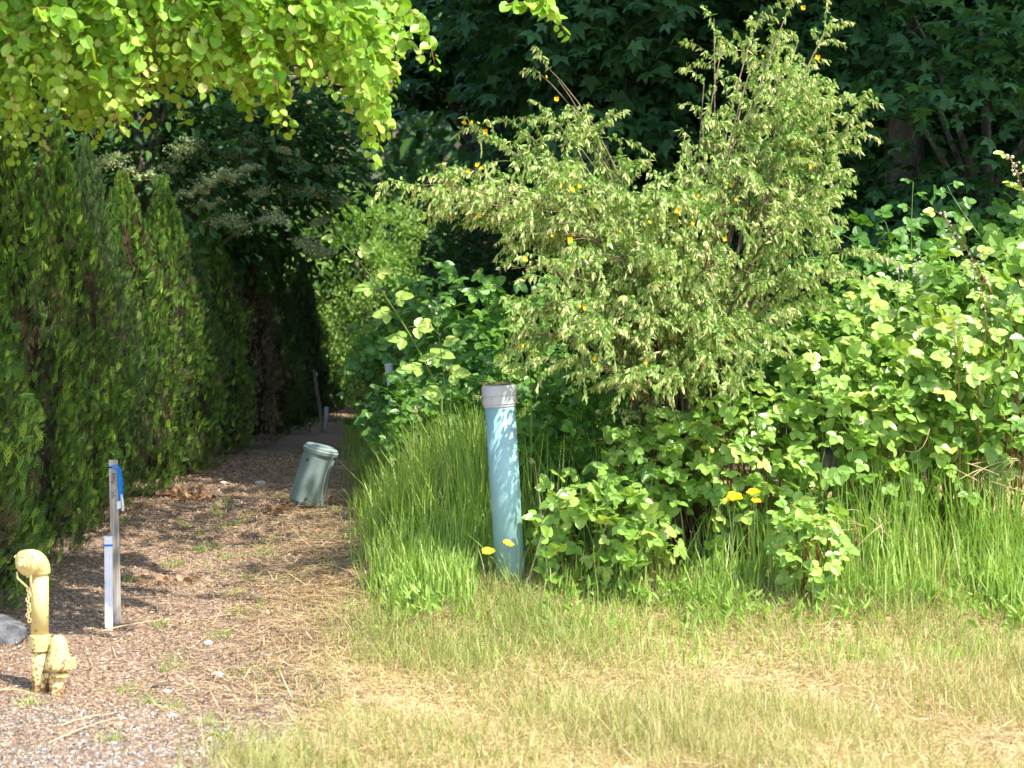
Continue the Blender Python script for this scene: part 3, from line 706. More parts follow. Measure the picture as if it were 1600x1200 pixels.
for i, (k, y, H, r, dx, l) in enumerate(hedge):
    thuja(k, HX+dx, y, H, r, l, rz=[.3, 1.2, 2.9, .0, 4.2, 2.1, 1, 0, 3, 4.4, 5.5, 2][i])

# ------------------------------------------------------------------ generic broadleaf tree
def crown_points(N, c, rad, nc, sd, rg, shell=.55):
    cc = unit(rg.normal(size=(nc, 3)))*((shell+(1-shell)*rg.random(nc))[:, None])*npv(rad)+npv(c)
    k = rg.integers(0, nc, N); P = cc[k]+rg.normal(size=(N, 3))*npv(sd); return P, cc
def tree_mesh(H, rad, czc, N, tpl, size, mat, seed, nc=60, sd=(.35, .35, .18), trunk_r=.12, limbs=14, droop=.2):
    rg = np.random.default_rng(seed); tb = MB()
    top = npv([rg.normal()*.2, rg.normal()*.2, czc+rad[2]*.6])
    P, cc = crown_points(N, (0, 0, czc), rad, nc, sd, rg)
    tube(tb, bez((0, 0, -.2), (rg.normal()*.3, rg.normal()*.2, czc*.6), top, 10), np.linspace(trunk_r, trunk_r*.2, 10), 10)
    for q in cc[:limbs]:
        z0 = min(max(q[2]*.55, czc*.3), czc+rad[2]*.4); o = npv([top[0]*z0/top[2], top[1]*z0/top[2], z0])
        tube(tb, bez(o, (o+q)/2+npv([0, 0, .35]), q, 7), np.linspace(trunk_r*.35, .008, 7), 6)
    mb = MB(); out = unit(P-npv([0, 0, czc-rad[2]*.3]))
    d = unit(out*.8+npv([0, 0, -droop])+rg.normal(size=(N, 3))*.5); nr = unit(npv([0, 0, 1.])+out*.5+rg.normal(size=(N, 3))*.4)
    mb.scatter(tpl, P, frames(d, nr), size*(.7+.6*rg.random(N)), np.clip(rg.normal(.5, .22, N), 0, 1))
    return tb, mb
TR = {}
def tree(kind, x, y, label, sc=1., rz=0., cat='tree', group=None, name='tree'):
    g = npv([x, y, float(ground(x, y))]); t = thing(name, label, cat, g, group); t.rotation_euler = (0, 0, rz)
    t.scale = (sc, sc, sc) if np.isscalar(sc) else sc
    if kind not in TR:
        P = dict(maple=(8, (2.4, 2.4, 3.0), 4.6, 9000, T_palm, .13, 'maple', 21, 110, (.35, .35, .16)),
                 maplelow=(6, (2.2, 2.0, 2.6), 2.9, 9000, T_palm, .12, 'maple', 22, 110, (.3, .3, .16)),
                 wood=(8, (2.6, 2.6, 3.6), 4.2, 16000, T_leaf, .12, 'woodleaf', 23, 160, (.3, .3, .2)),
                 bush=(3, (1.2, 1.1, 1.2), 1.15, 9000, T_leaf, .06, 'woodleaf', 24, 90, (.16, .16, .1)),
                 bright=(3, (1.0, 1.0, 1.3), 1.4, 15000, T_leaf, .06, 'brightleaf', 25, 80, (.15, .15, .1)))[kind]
        tb, mb = tree_mesh(*P)
        TR[kind] = (mb.build('crown', M[P[6]], t, world=False), tb.build('trunk', M['bark'], t, world=False))
    else:
        for src in TR[kind]:
            d = src.copy(); COL.objects.link(d); d.parent = t
    return t
# tall trees added to cast shade, crowns above the frame, then the wood behind
def tall_kind():
    tb, mb = tree_mesh(12, (3.0, 2.6, 3.2), 8.2, 15000, T_palm, .2, 'maple', 31, 150, (.42, .42, .2), .2, 24)
    return tb, mb
for i, (x, y, sc, rz, l) in enumerate([(5.0, 12.6, 1.0, 0, 'tall maple added for shade at the right edge, crown above the picture'),
        (8.2, 15.2, 1.1, 1, 'tall maple added for shade behind the bramble canes on the right'), (5.4, 16.8, 1.0, 2.2, 'tall maple added for shade in the wood right of the broom bush'),
        (7.6, 20.6, 1.1, 3.3, 'tall maple added for shade in the wood at the upper right'), (10.5, 19, 1.2, 4.1, 'tall maple added for shade beyond the right side of the view'),
        (-.1, 21.3, .6, .7, 'slender maple added so its crown shades the far end of the hedge'),
        (3.0, 14.4, .92, 5.2, 'tall maple added for shade, trunk behind the middle of the broom bush')]):
    g = npv([x, y, float(ground(x, y))]); t = thing('maple_tree', l, 'tree', g, 'maple trees of the dark wood'); t.rotation_euler = (0, 0, rz); t.scale = (sc, sc, sc)
    if 'tall' not in TR:
        tb, mb = tall_kind(); TR['tall'] = (mb.build('crown', M['maple'], t, world=False), tb.build('trunk', M['bark'], t, world=False))
    else:
        for src in TR['tall']:
            d = src.copy(); COL.objects.link(d); d.parent = t
G1 = 'maple trees of the dark wood'; G2 = 'trees far back in the wood'
for k, x, y, sc, rz, l in [
        ('maple', 1.15, 15.6, .85, 0, 'maple with drooping dark leaves left of the top of the broom bush'),
        ('maple', 2.2, 16.4, 1.0, 1.3, 'maple with large dark leaves filling the top middle of the wood'),
        ('maple', 4.2, 15.4, .9, 2.6, 'maple with hanging leaves at the upper right of the wood'),
        ('maplelow', 3.3, 13.4, .72, 4.0, 'low maple in deep shade above the brambles on the right'),
        ('maple', -4.6, 21.4, .9, 5.0, 'dark maple behind the far end of the hedge')]:
    tree(k, x, y, l, sc, rz, group=G1, name='maple_tree')
for x, y, sc, rz, l in [
        (-5.6, 14.0, .9, 0, 'dark tree behind the left end of the hedge'), (-5.2, 18.8, 1., 1.4, 'dark tree behind the middle of the hedge'),
        (-6.3, 24, 1.2, 2.2, 'dark tree far back beyond the hedge'), (-5.4, 27.5, 1.15, 3.1, 'tree beyond the far end of the hedge'),
        (2.0, 28.5, 1.2, 4.4, 'tree far back above the bright shrub'), (5.4, 26.2, 1.2, .6, 'tree far back behind the middle of the broom bush'),
        (6.8, 25.5, 1.2, 1.9, 'tree far back at the right of the wood'), (5.2, 21.5, .9, 2.9, 'leafy tree low in the dark right of the wood')]:
    tree('wood', x, y, l, sc, rz, group=G2, name='woodland_tree')
for x, y, sc, rz, l in [(1.2, 18.6, 1.3, .4, 'dark understory bush behind the middle of the broom bush'), (3.0, 19.5, 1.4, 2., 'dark understory bush in the gap right of the broom bush'),
        (4.9, 17.5, 1.3, 3.4, 'dark understory bush behind the bramble canes at the right edge'), (.35, 18.3, 1.05, 5., 'understory bush right of the far end of the path')]:
    tree('bush', x, y, l, sc, rz, cat='shrub', group='understory bushes in the wood', name='understory_bush')
tree('bright', -2.05, 26.6, 'bright sunlit shrub glowing beyond the far end of the hedge', (.85, .8, 1.16), 0, 'shrub', name='bright_shrub')
tree('bright', -1.5, 24.3, 'lower pale green shrub in the gap right of the last black arborvitae', (.5, .5, .55), 2, 'shrub', name='bright_shrub')

def distant_wood():
    mb = MB(); N = 46000; x = -22+rng.random(N)*46; y = 27+rng.random(N)*12; z = ground(x, y)+rng.random(N)**1.3*5
    cx = np.sin(x*1.9+y)*.4; P = np.stack([x+cx, y, z], -1)
    mb.scatter(T_leaf, P, frames(unit(rng.normal(size=(N, 3))+npv([0, -.3, -.6])), unit(rng.normal(size=(N, 3))*.5+npv([0, -.4, 1]))), .22+rng.random(N)*.16, rng.random(N))
    tag(mb.build('distant_wood', M['woodleaf']), 'dense far foliage closing the view behind the trees', 'woodland', kind='stuff')
distant_wood()

def flowering_tree():
    x, y = -3.25, 17.4; g = npv([x, y, float(ground(x, y))])
    t = thing('flowering_tree', 'dark leafed tree with flat cream blossom clusters overhanging the hedge', 'tree', g)
    tb, mb = tree_mesh(5, (2.0, 1.7, 1.7), 2.9, 15000, T_leaf, .1, '', 51, 150, (.3, .3, .1), .09, 22)
    mb.build('crown', M['woodleaf'], t, world=False); tb.build('trunk', M['bark'], t, world=False)
    src = None
    for k, (px, py) in enumerate([(365, 240), (385, 262), (345, 275), (300, 300), (320, 285), (352, 345), (372, 352), (430, 340), (415, 345), (400, 300), (290, 232), (310, 228), (500, 345), (480, 380), (495, 300), (440, 235), (470, 262), (515, 265), (395, 222), (262, 262), (455, 300), (520, 310), (330, 320), (505, 395), (225, 275), (180, 250), (150, 262)]):
        p = at(px+rng.normal()*4, py, 15.75+rng.random()*.8)
        if src is None:
            m2 = MB(); n = 520; q = rng.normal(size=(n, 3))*npv([.11, .09, .03])
            q[:, 2] += .05*np.sin(q[:, 0]*30)
            m2.scatter(T_oval, q, frames(oriented(n, np.zeros((n, 3)), .5, .8), randdir(n)), .018+rng.random(n)*.022, rng.random(n))
            o = m2.build('flower_cluster', M['cream'], t, world=False); src = o
        else:
            o = src.copy(); COL.objects.link(o); o.parent = t
        o.location = tuple(p-g); o.rotation_euler = (rng.normal()*.2, rng.normal()*.2, rng.random()*6); s = .32+rng.random()*.36; o.scale = (s*1.2, s, s*.9)
flowering_tree()

# ------------------------------------------------------------------ katsura branch overhanging at the upper left
def katsura():
    g = npv([-5.4, 7.4, float(ground(-5.4, 7.4))]); t = thing('katsura_tree', 'tree with round bright yellow green leaves hanging in from the upper left', 'tree', g)
    rg = np.random.default_rng(61)
    tb = MB(); tube(tb, bez(g-npv([0, 0, .2]), g+npv([.1, 0, 2.2]), g+npv([.4, .2, 6]), 9), np.linspace(.14, .05, 9), 10)
    limbs = []
    for e in ((-1.2, 7.9, 3.5), (-.3, 8.2, 3.35), (-2.2, 8.3, 3.9), (-1.6, 7.4, 4.2), (-2.6, 8.6, 3.2), (.25, 8.3, 3.05)):
        q = bez(g+npv([.15, .05, 2.3+rg.random()]), (g+npv(e))/2+npv([0, 0, 2.2]), e, 9); limbs.append(q); tube(tb, q, np.linspace(.04, .006, 9), 6)
    tb.build('trunk', M['bark'], t, True)
    sil = ([-80, 0, 60, 110, 150, 200, 235, 290, 350, 430, 455, 480, 520, 560, 590, 612, 640, 680], [265, 262, 250, 245, 255, 245, 205, 188, 192, 208, 205, 178, 150, 160, 240, 205, 85, 100])
    tw = MB(); mb = MB(); P = []; D = []; Nn = []; S = []; Vv = []
    tips = [(25, 250), (70, 245), (130, 200), (232, 195), (290, 190), (395, 180), (430, 205), (452, 208), (440, 190), (520, 140), (585, 252), (592, 225), (608, 205), (575, 200), (540, 170), (680, 103), (655, 85), (632, 60), (620, 40), (885, 52), (868, 22), (30, 120), (100, 90), (160, 85), (560, 120), (500, 60), (548, 62), (615, 130)]
    for k in range(390):
        if k < len(tips): px, py = tips[k]
        else:
            px = rg.uniform(-90, 630); py = rg.uniform(-30, 1)*0+rg.random()**.8*(np.interp(px, *sil)-40)+10
        Y = rg.uniform(7.7, 9.3); tip = at(px, py, Y)
        L = rg.uniform(.35, .8); off = npv([-rg.uniform(.15, .5), rg.normal()*.1, 0])*(L/.6)
        if px > 780: off = npv([-.28, 0, 0]); L = .35
        if px > 640: L *= .7
        st = tip+off+npv([0, 0, L*(.75 if px < 600 else .5)])
        pts = bez(st, st+npv([off[0]*-.65, 0, .06]), tip, 12); tube(tw, pts, np.linspace(.0028, .0012, 12), 4, caps=False)
        n = int(L/.03)+2; tt = np.linspace(.08, 1, n)
        pos = np.stack([np.interp(tt, np.linspace(0, 1, 12), pts[:, j]) for j in range(3)], -1)
        for s_ in (-1, 1):
            P.append(pos+npv([s_*.008, 0, -.004])+rg.normal(size=(n, 3))*.005)
            D.append(npv([s_*.75, -.1, -.8])+rg.normal(size=(n, 3))*.55)
            Nn.append(npv([.25*s_+.2, -.6, .75])+rg.normal(size=(n, 3))*.62)
            big = rg.uniform(.8, 1.15); S.append((.036+rg.random(n)*.032)*big*np.interp(tt, [0, .8, 1], [1, 1, .6])); Vv.append(np.clip(rg.normal(.45, .18, n)+.25*(tt > .9), 0, 1))
    mb.scatter(T_round, np.concatenate(P), frames(np.concatenate(D), np.concatenate(Nn)), np.concatenate(S), np.concatenate(Vv))
    # upper crown above the picture, leaf clusters added to shade hedge and path
    N = 9500; c = np.array([[-4.2, 7.9, 5.2], [-3.3, 8.3, 4.3], [-5.6, 7.2, 5.8], [-1.0, 9.9, 4.3], [-4.6, 9., 4.6], [-.1, 9.7, 4.9], [-1.9, 9.2, 4.4], [.6, 11.1, 4.7]])[rg.integers(0, 8, N)]
    p = c+unit(rg.normal(size=(N, 3)))*rg.random(N)[:, None]**.4*npv([1.3, 1.2, .9]); p = p[p[:, 2] > 1.55+.185*p[:, 1]]; n = len(p)
    mb.scatter(T_round, p, frames(rg.normal(size=(n, 3))*.5+npv([0, 0, -1]), rg.normal(size=(n, 3))*.6+npv([.2, -.5, .7])), .07, rg.random(n)*.7)
    mb.build('leaves', M['katsura'], t); tw.build('twigs', M['redtwig'], t)
katsura()

# ------------------------------------------------------------------ scotch broom
def broom():
    b = at(1075, 700, 9.95); b[2] = ground(b[0], b[1]); t = thing('broom_bush', 'large arching broom bush hung with pale seed pods and a few yellow flowers', 'shrub', b)
    rg = np.random.default_rng(71)
    tips = [(640, 290, 9.3), (690, 285, 9.5), (740, 262, 9.6), (800, 240, 9.7), (850, 262, 9.5), (905, 290, 9.4), (700, 320, 9.2), (760, 310, 9.1), (850, 100, 10.5), (800, 190, 10.5), (832, 105, 10.5), (872, 125, 10.4), (885, 170, 10.4), (862, 185, 10.3), (728, 193, 10.4),
            (985, 330, 9.9), (1100, 130, 9.9), (1130, 70, 10.3), (1190, 20, 10.4), (1240, 0, 10.5), (1290, 50, 10.4), (1165, 130, 9.7), (1220, 110, 10), (1330, 190, 10), (1310, 250, 9.8),
            (1290, 310, 9.6), (1350, 395, 9.4), (1330, 430, 9.3), (1250, 360, 9.4), (800, 530, 9.15), (800, 420, 9.3), (830, 490, 9.1), (855, 570, 9.05), (905, 590, 9.0), (965, 605, 8.95), (1040, 590, 8.95), (1110, 560, 9.0),
            (1160, 590, 9.1), (1200, 520, 9.1), (1000, 400, 9.0), (1060, 320, 9.2), (925, 400, 9.0), (1125, 420, 9.0), (1185, 290, 9.3), (1080, 230, 9.5), (870, 350, 9.1), (1000, 500, 8.95), (900, 480, 8.95), (1090, 490, 9.0), (1150, 350, 9.1),
            (1150, 220, 9.8), (1250, 200, 9.9), (960, 350, 9.2), (820, 300, 9.2), (1270, 150, 10.3), (1210, 60, 10.6), (1040, 400, 8.95), (1220, 440, 9.2), (860, 420, 9.0), (940, 520, 8.9)]
    for cx, cy, rx, ry, y0, m in ((830, 320, 190, 60, 9.0, 15), (1190, 190, 130, 140, 9.8, 15), (1000, 490, 190, 110, 8.95, 18), (1110, 370, 180, 90, 9.2, 12), (1200, 70, 130, 70, 10.6, 3), (860, 160, 50, 50, 10.3, 1)):
        for _ in range(m):
            a = rg.random()*6.28; q = rg.random()**.5; tips.append((cx+rx*q*math.cos(a), cy+ry*q*math.sin(a), y0+rg.random()*.7))
    st = MB(); tw = MB(); P = []; D = []; LP = []; fl = []
    for px, py, Y in tips:
        tip = at(px, py, Y); v = tip-b; base = b+rg.normal(size=3)*npv([.07, .06, 0])
        rise = max(.35, v[2]+.25)
        ctrl = base+npv([v[0]*(.28 if tip[0] < 1.3 else .45), v[1]*.25, rise*(.95 if tip[2] < 2.2 else .7)])
        pts = bez(base, ctrl, tip, 14); tube(st, pts, np.linspace(.011, .0022, 14), 5, v=rg.random())
        K = int(rg.integers(12, 30))
        for j in range(K):
            q = 1-.6*rg.random()**1.25; i0 = q*13; o = np.array([np.interp(i0, np.arange(14), pts[:, c]) for c in range(3)])
            if math.sin(9*o[0]+1)+math.sin(8*o[2]+2*o[0])+math.sin(7*o[1]+5*o[2]) < (-1.1 if px > 800 else -2.2): continue
            d0 = unit(pts[min(13, int(i0)+1)]-pts[max(0, int(i0)-1)])
            d = unit(d0*.8+rg.normal(size=3)*npv([.75, .6, .5])+npv([0, -.1, .05])); L = rg.uniform(.08, .34)*(1.15-.3*q)
            e = o+d*L+npv([0, 0, -.35*L*rg.random()]); w_ = bez(o, o+d*L*.6+npv([0, 0, .03]), e, 6); tube(tw, w_, np.linspace(.0018, .0009, 6), 3, caps=False)
            n = int(L/.0095); tt = rg.random(n)**.8; pos = np.stack([np.interp(tt*5, np.arange(6), w_[:, c]) for c in range(3)], -1)
            P.append(pos); D.append(npv([0, 0, -1.])+.5*d+rg.normal(size=(n, 3))*.33)
            n = int(L/.018); tt = rg.random(n); LP.append(np.stack([np.interp(tt*5, np.arange(6), w_[:, c]) for c in range(3)], -1)+rg.normal(size=(n, 3))*.008)
    P = np.concatenate(P); D = np.concatenate(D); n = len(P)
    clump = .5+.5*np.sin(P[:, 0]*7+1)*np.sin(P[:, 2]*6+P[:, 1]*5)
    mb = MB(); mb.scatter(T_slim, P, frames(D, randdir(n)), np.stack([.022+.028*rg.random(n), .016+rg.random(n)**.7*.034, .03+0*P[:, 0]], -1), np.clip(rg.normal(.46, .28, n)+.3*(clump-.5), 0, 1))
    mb.build('seed_pods', M['pod'], t)
    LP = np.concatenate(LP); n = len(LP); mb = MB(); mb.scatter(T_oval, LP, frames(rg.normal(size=(n, 3))+npv([0, 0, .2]), randdir(n)), .014+rg.random(n)*.012, rg.random(n)); mb.build('leaves', M['broomleaf'], t)
    st.build('stems', M['twig'], t, True); tw.build('twigs', M['greenstem'], t)
    src = None
    for px, py in [(745, 258), (700, 290), (712, 282), (732, 268), (752, 262), (748, 337), (893, 297), (905, 292), (875, 290), (1132, 373), (1092, 305), (1143, 290), (870, 155), (865, 152), (853, 120), (725, 192), (737, 190), (758, 205), (800, 140), (1015, 348), (968, 360), (862, 368), (1180, 485), (780, 555), (815, 540), (1010, 567), (905, 478), (912, 482), (1192, 88), (1278, 90), (1215, 110), (1255, 12), (1265, 260), (1082, 350), (1150, 312), (820, 405), (890, 375), (930, 560), (1060, 330)]:
        cand = at(px, py, 9.0); Y = 9.3
        # put the flower on the nearest twig to that sight line
        dd = (P-CAM); pr = np.stack([dd[:, 0]/dd[:, 1], dd[:, 2]/dd[:, 1]], -1); c2 = (cand-CAM); c2 = npv([c2[0]/c2[1], c2[2]/c2[1]])
        near = np.where(np.hypot(*(pr-c2).T) < .006)[0]
        if not len(near): continue
        Y = P[near][:, 1].min()-.02
        p = at(px, py, Y)
        if src is None:
            m2 = MB(); m2.scatter(T_round, np.zeros((5, 3)), frames(npv([[.6, -.3, .6], [-.6, -.3, .6], [.5, -.6, -.5], [-.5, -.6, -.4], [0, -.5, -.9]]), npv([[0, -1, .3]]*5)), .02, rg.random(5))
            src = o = m2.build('flower', M['yellow'], t, world=False)
        else:
            o = src.copy(); COL.objects.link(o); o.parent = t
        o.location = tuple(p-b); s = rg.uniform(.45, .9); o.scale = (s, s, s); o.rotation_euler = (rg.normal()*.4, rg.normal()*.4, rg.normal()*.6)
broom()

# ------------------------------------------------------------------ brambles
def bramble(cx, top, bot, hw, Y, label, mat='bramble', ls=.052, dens=1., seed=0, flat=.55, name='bramble_bush'):
    rg = np.random.default_rng(100+seed); tp = at(cx, top, Y); bt = at(cx, bot, Y); rx = hw/3000*Y
    zc = (tp[2]+bt[2])/2; rz = (tp[2]-bt[2])/2; ry = min(.55, max(.22, rx*.8)); c = npv([tp[0], Y, zc])
    g = npv([c[0], Y, float(ground(c[0], Y))]); t = thing(name, label, 'bramble', g, 'bramble bushes of the thicket')
    area = math.pi*(rx*rz+.8*rx*ry); ls *= 1.22; N = int(area*dens*7.2/(ls*ls*4.4))
    u = unit(rg.normal(size=(N, 3))+npv([0, -.35, .25])); lump = 1+.16*np.sin(u[:, 0]*7+seed)+.13*np.sin(u[:, 2]*9+seed*2+u[:, 1]*5)+.1*rg.normal(size=N)
    r = (1-.45*rg.random(N)**1.6)*lump; P = c+u*r[:, None]*npv([rx, ry, rz])
    P[:, 2] = np.maximum(P[:, 2], ground(P[:, 0], P[:, 1])+.04)
    nr = unit(u*flat*npv([1, 1, .8])+npv([.2, -.5, 1-flat*.5])+rg.normal(size=(N, 3))*.33)
    d = unit(u*npv([1, 1, .2])+rg.normal(size=(N, 3))*.6+npv([0, -.15, -.25]))
    s = ls*(.6+.75*rg.random(N)); v = np.clip(rg.normal(.48 if seed in (0, 1, 3, 4, 5, 6) else .4, .24, N)+.1*np.sin(P[:, 0]*6+P[:, 2]*9), 0, 1)
    mb = MB(); mb.scatter(T_tri, P, frames(d, nr), s, v); mb.build('leaves', M[mat], t)
    cb = MB()
    for k in range(int(10+rx*26)):
        e = P[rg.integers(0, N)]; o = g+npv([rg.normal()*rx*.35, abs(rg.normal())*ry*.3, -.02])
        pk = (o+e)/2+npv([0, 0, (e[2]-o[2])*.45+.08]); tube(cb, bez(o, pk, e, 8), np.linspace(.0055, .002, 8), 5, v=rg.random())
    cb.build('canes', M['redtwig' if seed % 2 else 'greenstem'], t, True)
    return t
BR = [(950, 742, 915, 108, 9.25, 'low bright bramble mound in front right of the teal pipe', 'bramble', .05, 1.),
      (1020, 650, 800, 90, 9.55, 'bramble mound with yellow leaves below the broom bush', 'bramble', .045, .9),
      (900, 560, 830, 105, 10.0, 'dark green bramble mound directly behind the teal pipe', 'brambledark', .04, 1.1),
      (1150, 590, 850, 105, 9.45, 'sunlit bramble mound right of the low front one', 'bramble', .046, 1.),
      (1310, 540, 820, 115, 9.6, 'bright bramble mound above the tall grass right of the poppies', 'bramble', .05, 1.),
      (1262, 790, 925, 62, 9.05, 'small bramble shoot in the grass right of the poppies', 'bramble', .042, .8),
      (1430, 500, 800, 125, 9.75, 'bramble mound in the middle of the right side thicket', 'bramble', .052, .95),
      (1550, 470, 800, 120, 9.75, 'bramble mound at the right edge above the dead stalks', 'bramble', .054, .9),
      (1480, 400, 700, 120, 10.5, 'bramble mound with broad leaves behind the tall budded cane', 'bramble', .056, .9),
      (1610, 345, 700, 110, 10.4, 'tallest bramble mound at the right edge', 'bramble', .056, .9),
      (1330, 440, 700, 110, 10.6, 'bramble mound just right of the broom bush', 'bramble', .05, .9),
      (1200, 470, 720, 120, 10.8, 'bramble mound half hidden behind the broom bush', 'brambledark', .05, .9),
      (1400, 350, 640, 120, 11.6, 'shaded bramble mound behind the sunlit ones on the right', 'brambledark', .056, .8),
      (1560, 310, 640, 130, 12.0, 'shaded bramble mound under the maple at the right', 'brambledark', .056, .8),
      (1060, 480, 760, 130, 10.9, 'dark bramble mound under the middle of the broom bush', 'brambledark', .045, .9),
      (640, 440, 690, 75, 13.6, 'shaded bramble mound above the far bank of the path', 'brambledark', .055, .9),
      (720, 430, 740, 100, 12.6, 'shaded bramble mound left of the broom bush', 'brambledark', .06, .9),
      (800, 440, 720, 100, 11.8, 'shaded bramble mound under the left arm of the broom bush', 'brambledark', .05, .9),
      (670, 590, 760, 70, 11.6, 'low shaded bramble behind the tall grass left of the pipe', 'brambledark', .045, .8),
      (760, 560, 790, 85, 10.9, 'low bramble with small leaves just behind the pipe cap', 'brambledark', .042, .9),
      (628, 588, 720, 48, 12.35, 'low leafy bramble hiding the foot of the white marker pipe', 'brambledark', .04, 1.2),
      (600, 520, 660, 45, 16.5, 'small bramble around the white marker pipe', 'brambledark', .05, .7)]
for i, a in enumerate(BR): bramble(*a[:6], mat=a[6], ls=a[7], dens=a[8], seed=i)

def cane(pts_px, label, leaf=.05, buds=0, bright=True, n=9, seed=0, rad=.006):
    rg = np.random.default_rng(200+seed); K = [at(*p) for p in pts_px]
    base = K[0].copy(); g = npv([base[0], base[1], float(ground(base[0], base[1]))])
    t = thing('bramble_cane', label, 'bramble cane', g); st = MB()
    pts = bez(K[0], K[1]*2-(K[0]+K[2])/2, K[2], 12); full = np.concatenate([[g+npv([0, 0, -.03])], pts])
    tube(st, full, np.linspace(rad, rad*.35, 13), 6); mb = MB(); P = []; D = []; Nr = []
    for k in range(n):
        q = .15+.85*k/(n-1); i0 = q*11; o = np.array([np.interp(i0, np.arange(12), pts[:, c]) for c in range(3)])
        sg = 1 if k % 2 else -1; d = unit(npv([sg*.9, -.3*rg.random(), .15+.3*rg.random()])); e = o+d*leaf*.9; tube(st, [o, (o+e)/2+npv([0, 0, .006]), e], .0014, 4)
        P.append(e-d*.01); D.append(unit(d+npv([0, 0, -.25]))); Nr.append(unit(npv([.1*sg, -.8, .8])+rg.normal(size=3)*.25))
    mb.scatter(T_tri, npv(P), frames(npv(D), npv(Nr)), leaf*1.35*np.interp(np.arange(n), [0, n-1], [1.25, .6])*(.85+.3*rg.random(n)), (.55+.35*rg.random(n)) if bright else rg.random(n)*.5)
    mb.build('leaves', M['bramble' if bright else 'brambledark'], t); st.build('cane', M['greenstem'] if seed % 2 else M['redtwig'], t, True)
    if buds:
        bb = MB(); 
        for k in range(buds):
            q = 1-.5*(k/buds)**1.3; i0 = q*11; o = np.array([np.interp(i0, np.arange(12), pts[:, c]) for c in range(3)]); p = o+rg.normal(size=3)*npv([.02, .015, .012])*(.4+1.2*(1-q)+.4)
            tube(bb, [o, p], .001, 3, v=0); r = .0045+rg.random()*.004
            lathe(bb, [(r*.5, -r), (r*.95, -r*.4), (r, .2*r), (r*.6, r*.9), (.0005, r*1.1)], p, unit(rg.normal(size=3)+npv([0, 0, 1])), 7, v=rg.random())
        bb.build('flower_buds', M['bud'], t, True)
cane([(690, 620, 10.6), (620, 490, 10.5), (532, 375, 10.3)], 'long bramble cane with bright young leaves arching left toward the hedge end', .06, 0, True, 11, 1, .007)
cane([(700, 640, 10.2), (690, 560, 10.1), (680, 480, 10.1)], 'upright bramble cane with paired leaves left of the pipe cap', .05, 5, True, 6, 3, .004)
cane([(830, 600, 9.6), (815, 530, 9.5), (785, 450, 9.5)], 'short bramble cane with a bright leaf tuft left of the broom bush', .045, 0, True, 5, 5, .004)
cane([(1590, 560, 9.9), (1540, 440, 9.8), (1470, 335, 9.7)], 'thick budded bramble cane leaning left at the right side', .055, 24, True, 9, 6, .008)
cane([(1640, 420, 9.6), (1610, 330, 9.6), (1578, 245, 9.6)], 'tallest budded bramble cane at the right edge', .05, 26, True, 7, 8, .007)
cane([(1440, 560, 9.9), (1435, 480, 9.85), (1432, 405, 9.8)], 'budded bramble cane left of the thick leaning one', .045, 18, True, 7, 9, .004)
cane([(1400, 560, 10), (1402, 490, 9.9), (1405, 420, 9.9)], 'budded bramble cane nearest the broom bush', .04, 16, True, 6, 11, .004)
cane([(1425, 430, 10.8), (1424, 360, 10.8), (1427, 285, 10.8)], 'slender shaded bramble shoot standing against the dark wood', .045, 0, False, 7, 13, .004)
cane([(1530, 560, 9.5), (1540, 500, 9.45), (1525, 415, 9.45)], 'budded bramble cane between the two large leaning canes', .045, 20, True, 7, 12, .004)
cane([(1570, 420, 10.6), (1510, 340, 10.6), (1480, 290, 10.6)], 'shaded bramble cane leaning left above the thick budded one', .05, 0, False, 6, 15, .006)
cane([(1352, 560, 9.7), (1350, 500, 9.6), (1345, 445, 9.6)], 'bramble shoot with yellow top leaves right of the broom bush', .055, 0, True, 6, 17, .004)
cane([(1500, 640, 9.5), (1495, 560, 9.4), (1488, 500, 9.4)], 'leafy bramble cane low in the right thicket', .055, 10, True, 6, 18, .004)

# fern like weed in the sun right of the path end
def fern(px, py, Y, label, n=22, L=.45, mat='bramble', seed=0):
    rg = np.random.default_rng(300+seed); c = at(px, py, Y); g = npv([c[0], c[1], float(ground(c[0], c[1]))])
    t = thing('fern', label, 'fern', g); mb = MB(); P = []; D = []; N_ = []; S = []; st = MB()
    for k in range(n):
        a = rg.random()*6.28; d = npv([math.cos(a), math.sin(a), 0]); top = c+d*L*rg.uniform(.3, .8)+npv([0, 0, rg.uniform(-.1, .1)])
        pts = bez(g, g+(c-g)*.8+d*.05, top, 10); tube(st, pts, .0025, 4)
        for i in range(4, 10):
            for s_ in (-1, 1):
                td = unit(pts[i]-pts[i-1]); sd = unit(np.cross(td, [0, 0, 1])+1e-6); P.append(pts[i]); D.append(unit(sd*s_+td*.5)); N_.append(npv([0, 0, 1])+rg.normal(size=3)*.3); S.append(.13*(1.1-.08*i))
    mb.scatter(T_spray, npv(P), frames(npv(D), npv(N_)), npv(S), .3+.7*rg.random(len(P))); mb.build('fronds', M[mat], t); st.build('stalks', M['greenstem'], t)
fern(580, 555, 17.5, 'bright feathery fern beside the shaded path end', 26, .4, 'bramble', 1)
fern(552, 650, 20.5, 'dark fern at the foot of the last arborvitae', 14, .3, 'brambledark', 2)

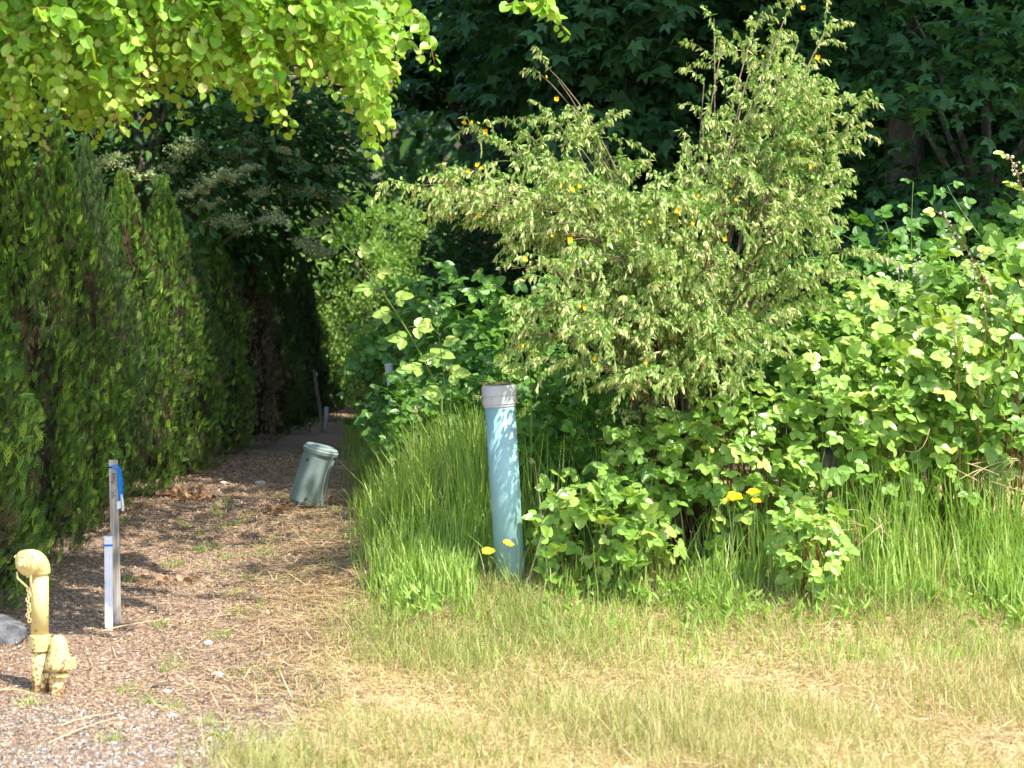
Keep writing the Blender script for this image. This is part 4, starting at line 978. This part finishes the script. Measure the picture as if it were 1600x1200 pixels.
# ------------------------------------------------------------------ flowers in the grass
def wildflower(px, py, Y, label, mat, r, n, name, cat, cup=.6, seed=0):
    rg = np.random.default_rng(400+seed); c = at(px, py, Y); bx = c[0]+rg.normal()*.03; g = npv([bx, c[1]+.02, float(ground(bx, c[1]+.02))])
    t = thing(name, label, cat, g); st = MB(); tube(st, bez(g, g+(c-g)*.6+npv([.01, 0, 0]), c, 8), .0018, 5); st.build('stem', M['greenstem'], t)
    a = np.arange(n)*2*math.pi/n; up = unit(npv([rg.normal()*.15, -.45, 1])); s1 = unit(np.cross(up, [0, 1, 0])); s2 = np.cross(up, s1)
    out = np.cos(a)[:, None]*s1+np.sin(a)[:, None]*s2; d = unit(out+up*cup); mb = MB()
    mb.scatter(T_round, np.repeat(c[None], n, 0)+out*.002, frames(d, up-out*cup), r*(.85+.3*rg.random(n)), rg.random(n)); mb.build('petals', M[mat], t)
wildflower(1147, 779, 9.0, 'leftmost orange yellow poppy above the grass', 'yellow', .042, 5, 'poppy', 'flower', .45, 1)
wildflower(1177, 771, 9.0, 'upper of the two touching orange yellow poppies', 'yellow', .036, 5, 'poppy', 'flower', .5, 2)
wildflower(1181, 784, 8.97, 'lower of the two touching orange yellow poppies', 'yellow', .026, 5, 'poppy', 'flower', .5, 3)
wildflower(1137, 783, 8.98, 'small orange poppy bud tucked under the leftmost poppy', 'yellow', .02, 4, 'poppy', 'flower', .8, 6)
wildflower(764, 864, 9.1, 'lemon yellow flower head left of the foot of the teal pipe', 'lemon', .035, 11, 'dandelion', 'flower', .5, 4)
wildflower(794, 851, 9.05, 'lemon yellow flower head in front of the teal pipe', 'lemon', .028, 10, 'dandelion', 'flower', .5, 5)

def stalks(px, py, Y, n, L, label, seed):
    rg = np.random.default_rng(500+seed); c = at(px, py, Y); g = npv([c[0], c[1], float(ground(c[0], c[1]))]); mb = MB()
    for k in range(n):
        o = c+rg.normal(size=3)*npv([.1, .05, .05]); d = unit(rg.normal(size=3)*npv([1, .4, .6])); tube(mb, bez(o-d*L*.5, o+rg.normal(size=3)*.04, o+d*L*.5, 6), np.linspace(.003, .001, 6), 4, v=rg.random())
    for k in range(3):
        o = g+rg.normal(size=3)*npv([.05, .03, 0]); tube(mb, bez(o, o+npv([0, 0, .1]), c+rg.normal(size=3)*.03, 5), .003, 4)
    tag(mb.build('dead_stalks', M['straw']), label, 'dead stalks')
stalks(1395, 738, 9.5, 16, .16, 'tangle of tan dead stalks under the brambles left of the right edge', 1)
stalks(1562, 735, 9.45, 20, .17, 'tangle of tan dead stalks at the right edge below the brambles', 2)
stalks(1340, 820, 9.2, 12, .2, 'few pale dead stalks in the grass right of the small bramble shoot', 3)

def loose_stalk(p0, p1, label, r=.0035, mat='straw', v=.8, bow=.02):
    a = hit(*p0)+npv([0, 0, .008]); b = hit(*p1)+npv([0, 0, .012]); mb = MB(); m = (a+b)/2+npv([0, 0, bow]); tube(mb, bez(a, m, b, 9), np.linspace(r, r*.5, 9), 5, v=v)
    tag(mb.build('loose_stalk', M[mat]), label, 'dry stalk')
loose_stalk((95, 1137), (178, 1120), 'short pale dry stalk lying on the gravel')
loose_stalk((75, 1165), (192, 1124), 'long pale dry stalk lying on the gravel')
loose_stalk((238, 1075), (275, 1076), 'dark twig lying on the mulch beside the flat cream stone', .006, 'bark', bow=.01)
loose_stalk((155, 990), (265, 972), 'tan dry stalk lying on the mulch behind the stakes')
loose_stalk((220, 1035), (345, 1030), 'thin pale dry stalk lying above the small white stones', .0025)
loose_stalk((475, 1020), (570, 1018), 'pale dry stalk lying at the edge of the grass', .004)
loose_stalk((0, 1082), (52, 1088), 'dry stalk lying left of the foot of the yellow standpipe')
loose_stalk((650, 1178), (720, 1150), 'pale dry stalk lying in the foreground grass')
loose_stalk((832, 1052), (880, 1056), 'pale dry stalk lying in the grass below the teal pipe')

def leaf_pile(px, py, n, rad, label, seed):
    rg = np.random.default_rng(600+seed); c = hit(px, py); x = c[0]+rg.normal(size=n)*rad; y = c[1]+rg.normal(size=n)*rad*.7
    mb = MB(); mb.scatter(T_oval, gpos(x, y, .008+rg.random(n)*.035), lying(n, .7), .025+rg.random(n)*.03, .15+.6*rg.random(n)); mb.scatter(T_blade2, gpos(x, y, .01+rg.random(n)*.03), lying(n, .4), np.stack([.003+0*x, .08+.08*rg.random(n), .05+0*x], -1), rg.random(n))
    tag(mb.build('dead_leaves', M['deadleaf']), label, 'dead leaves', kind='stuff')
M['deadleaf'] = leafmat('dead_leaf', [(0, .2, .09, .05), (.5, .42, .24, .14), (1, .6, .42, .28)], .2, .7)
leaf_pile(272, 775, 60, .09, 'brown dead leaves heaped at the foot of the sunlit arborvitae', 1)
leaf_pile(312, 783, 40, .07, 'tan dead leaves on the path beside the hedge foot', 2)
leaf_pile(440, 803, 26, .08, 'orange brown dead leaves left of the pedestal foot', 3)
leaf_pile(255, 912, 22, .1, 'orange dead leaves on the mulch right of the stakes', 4)
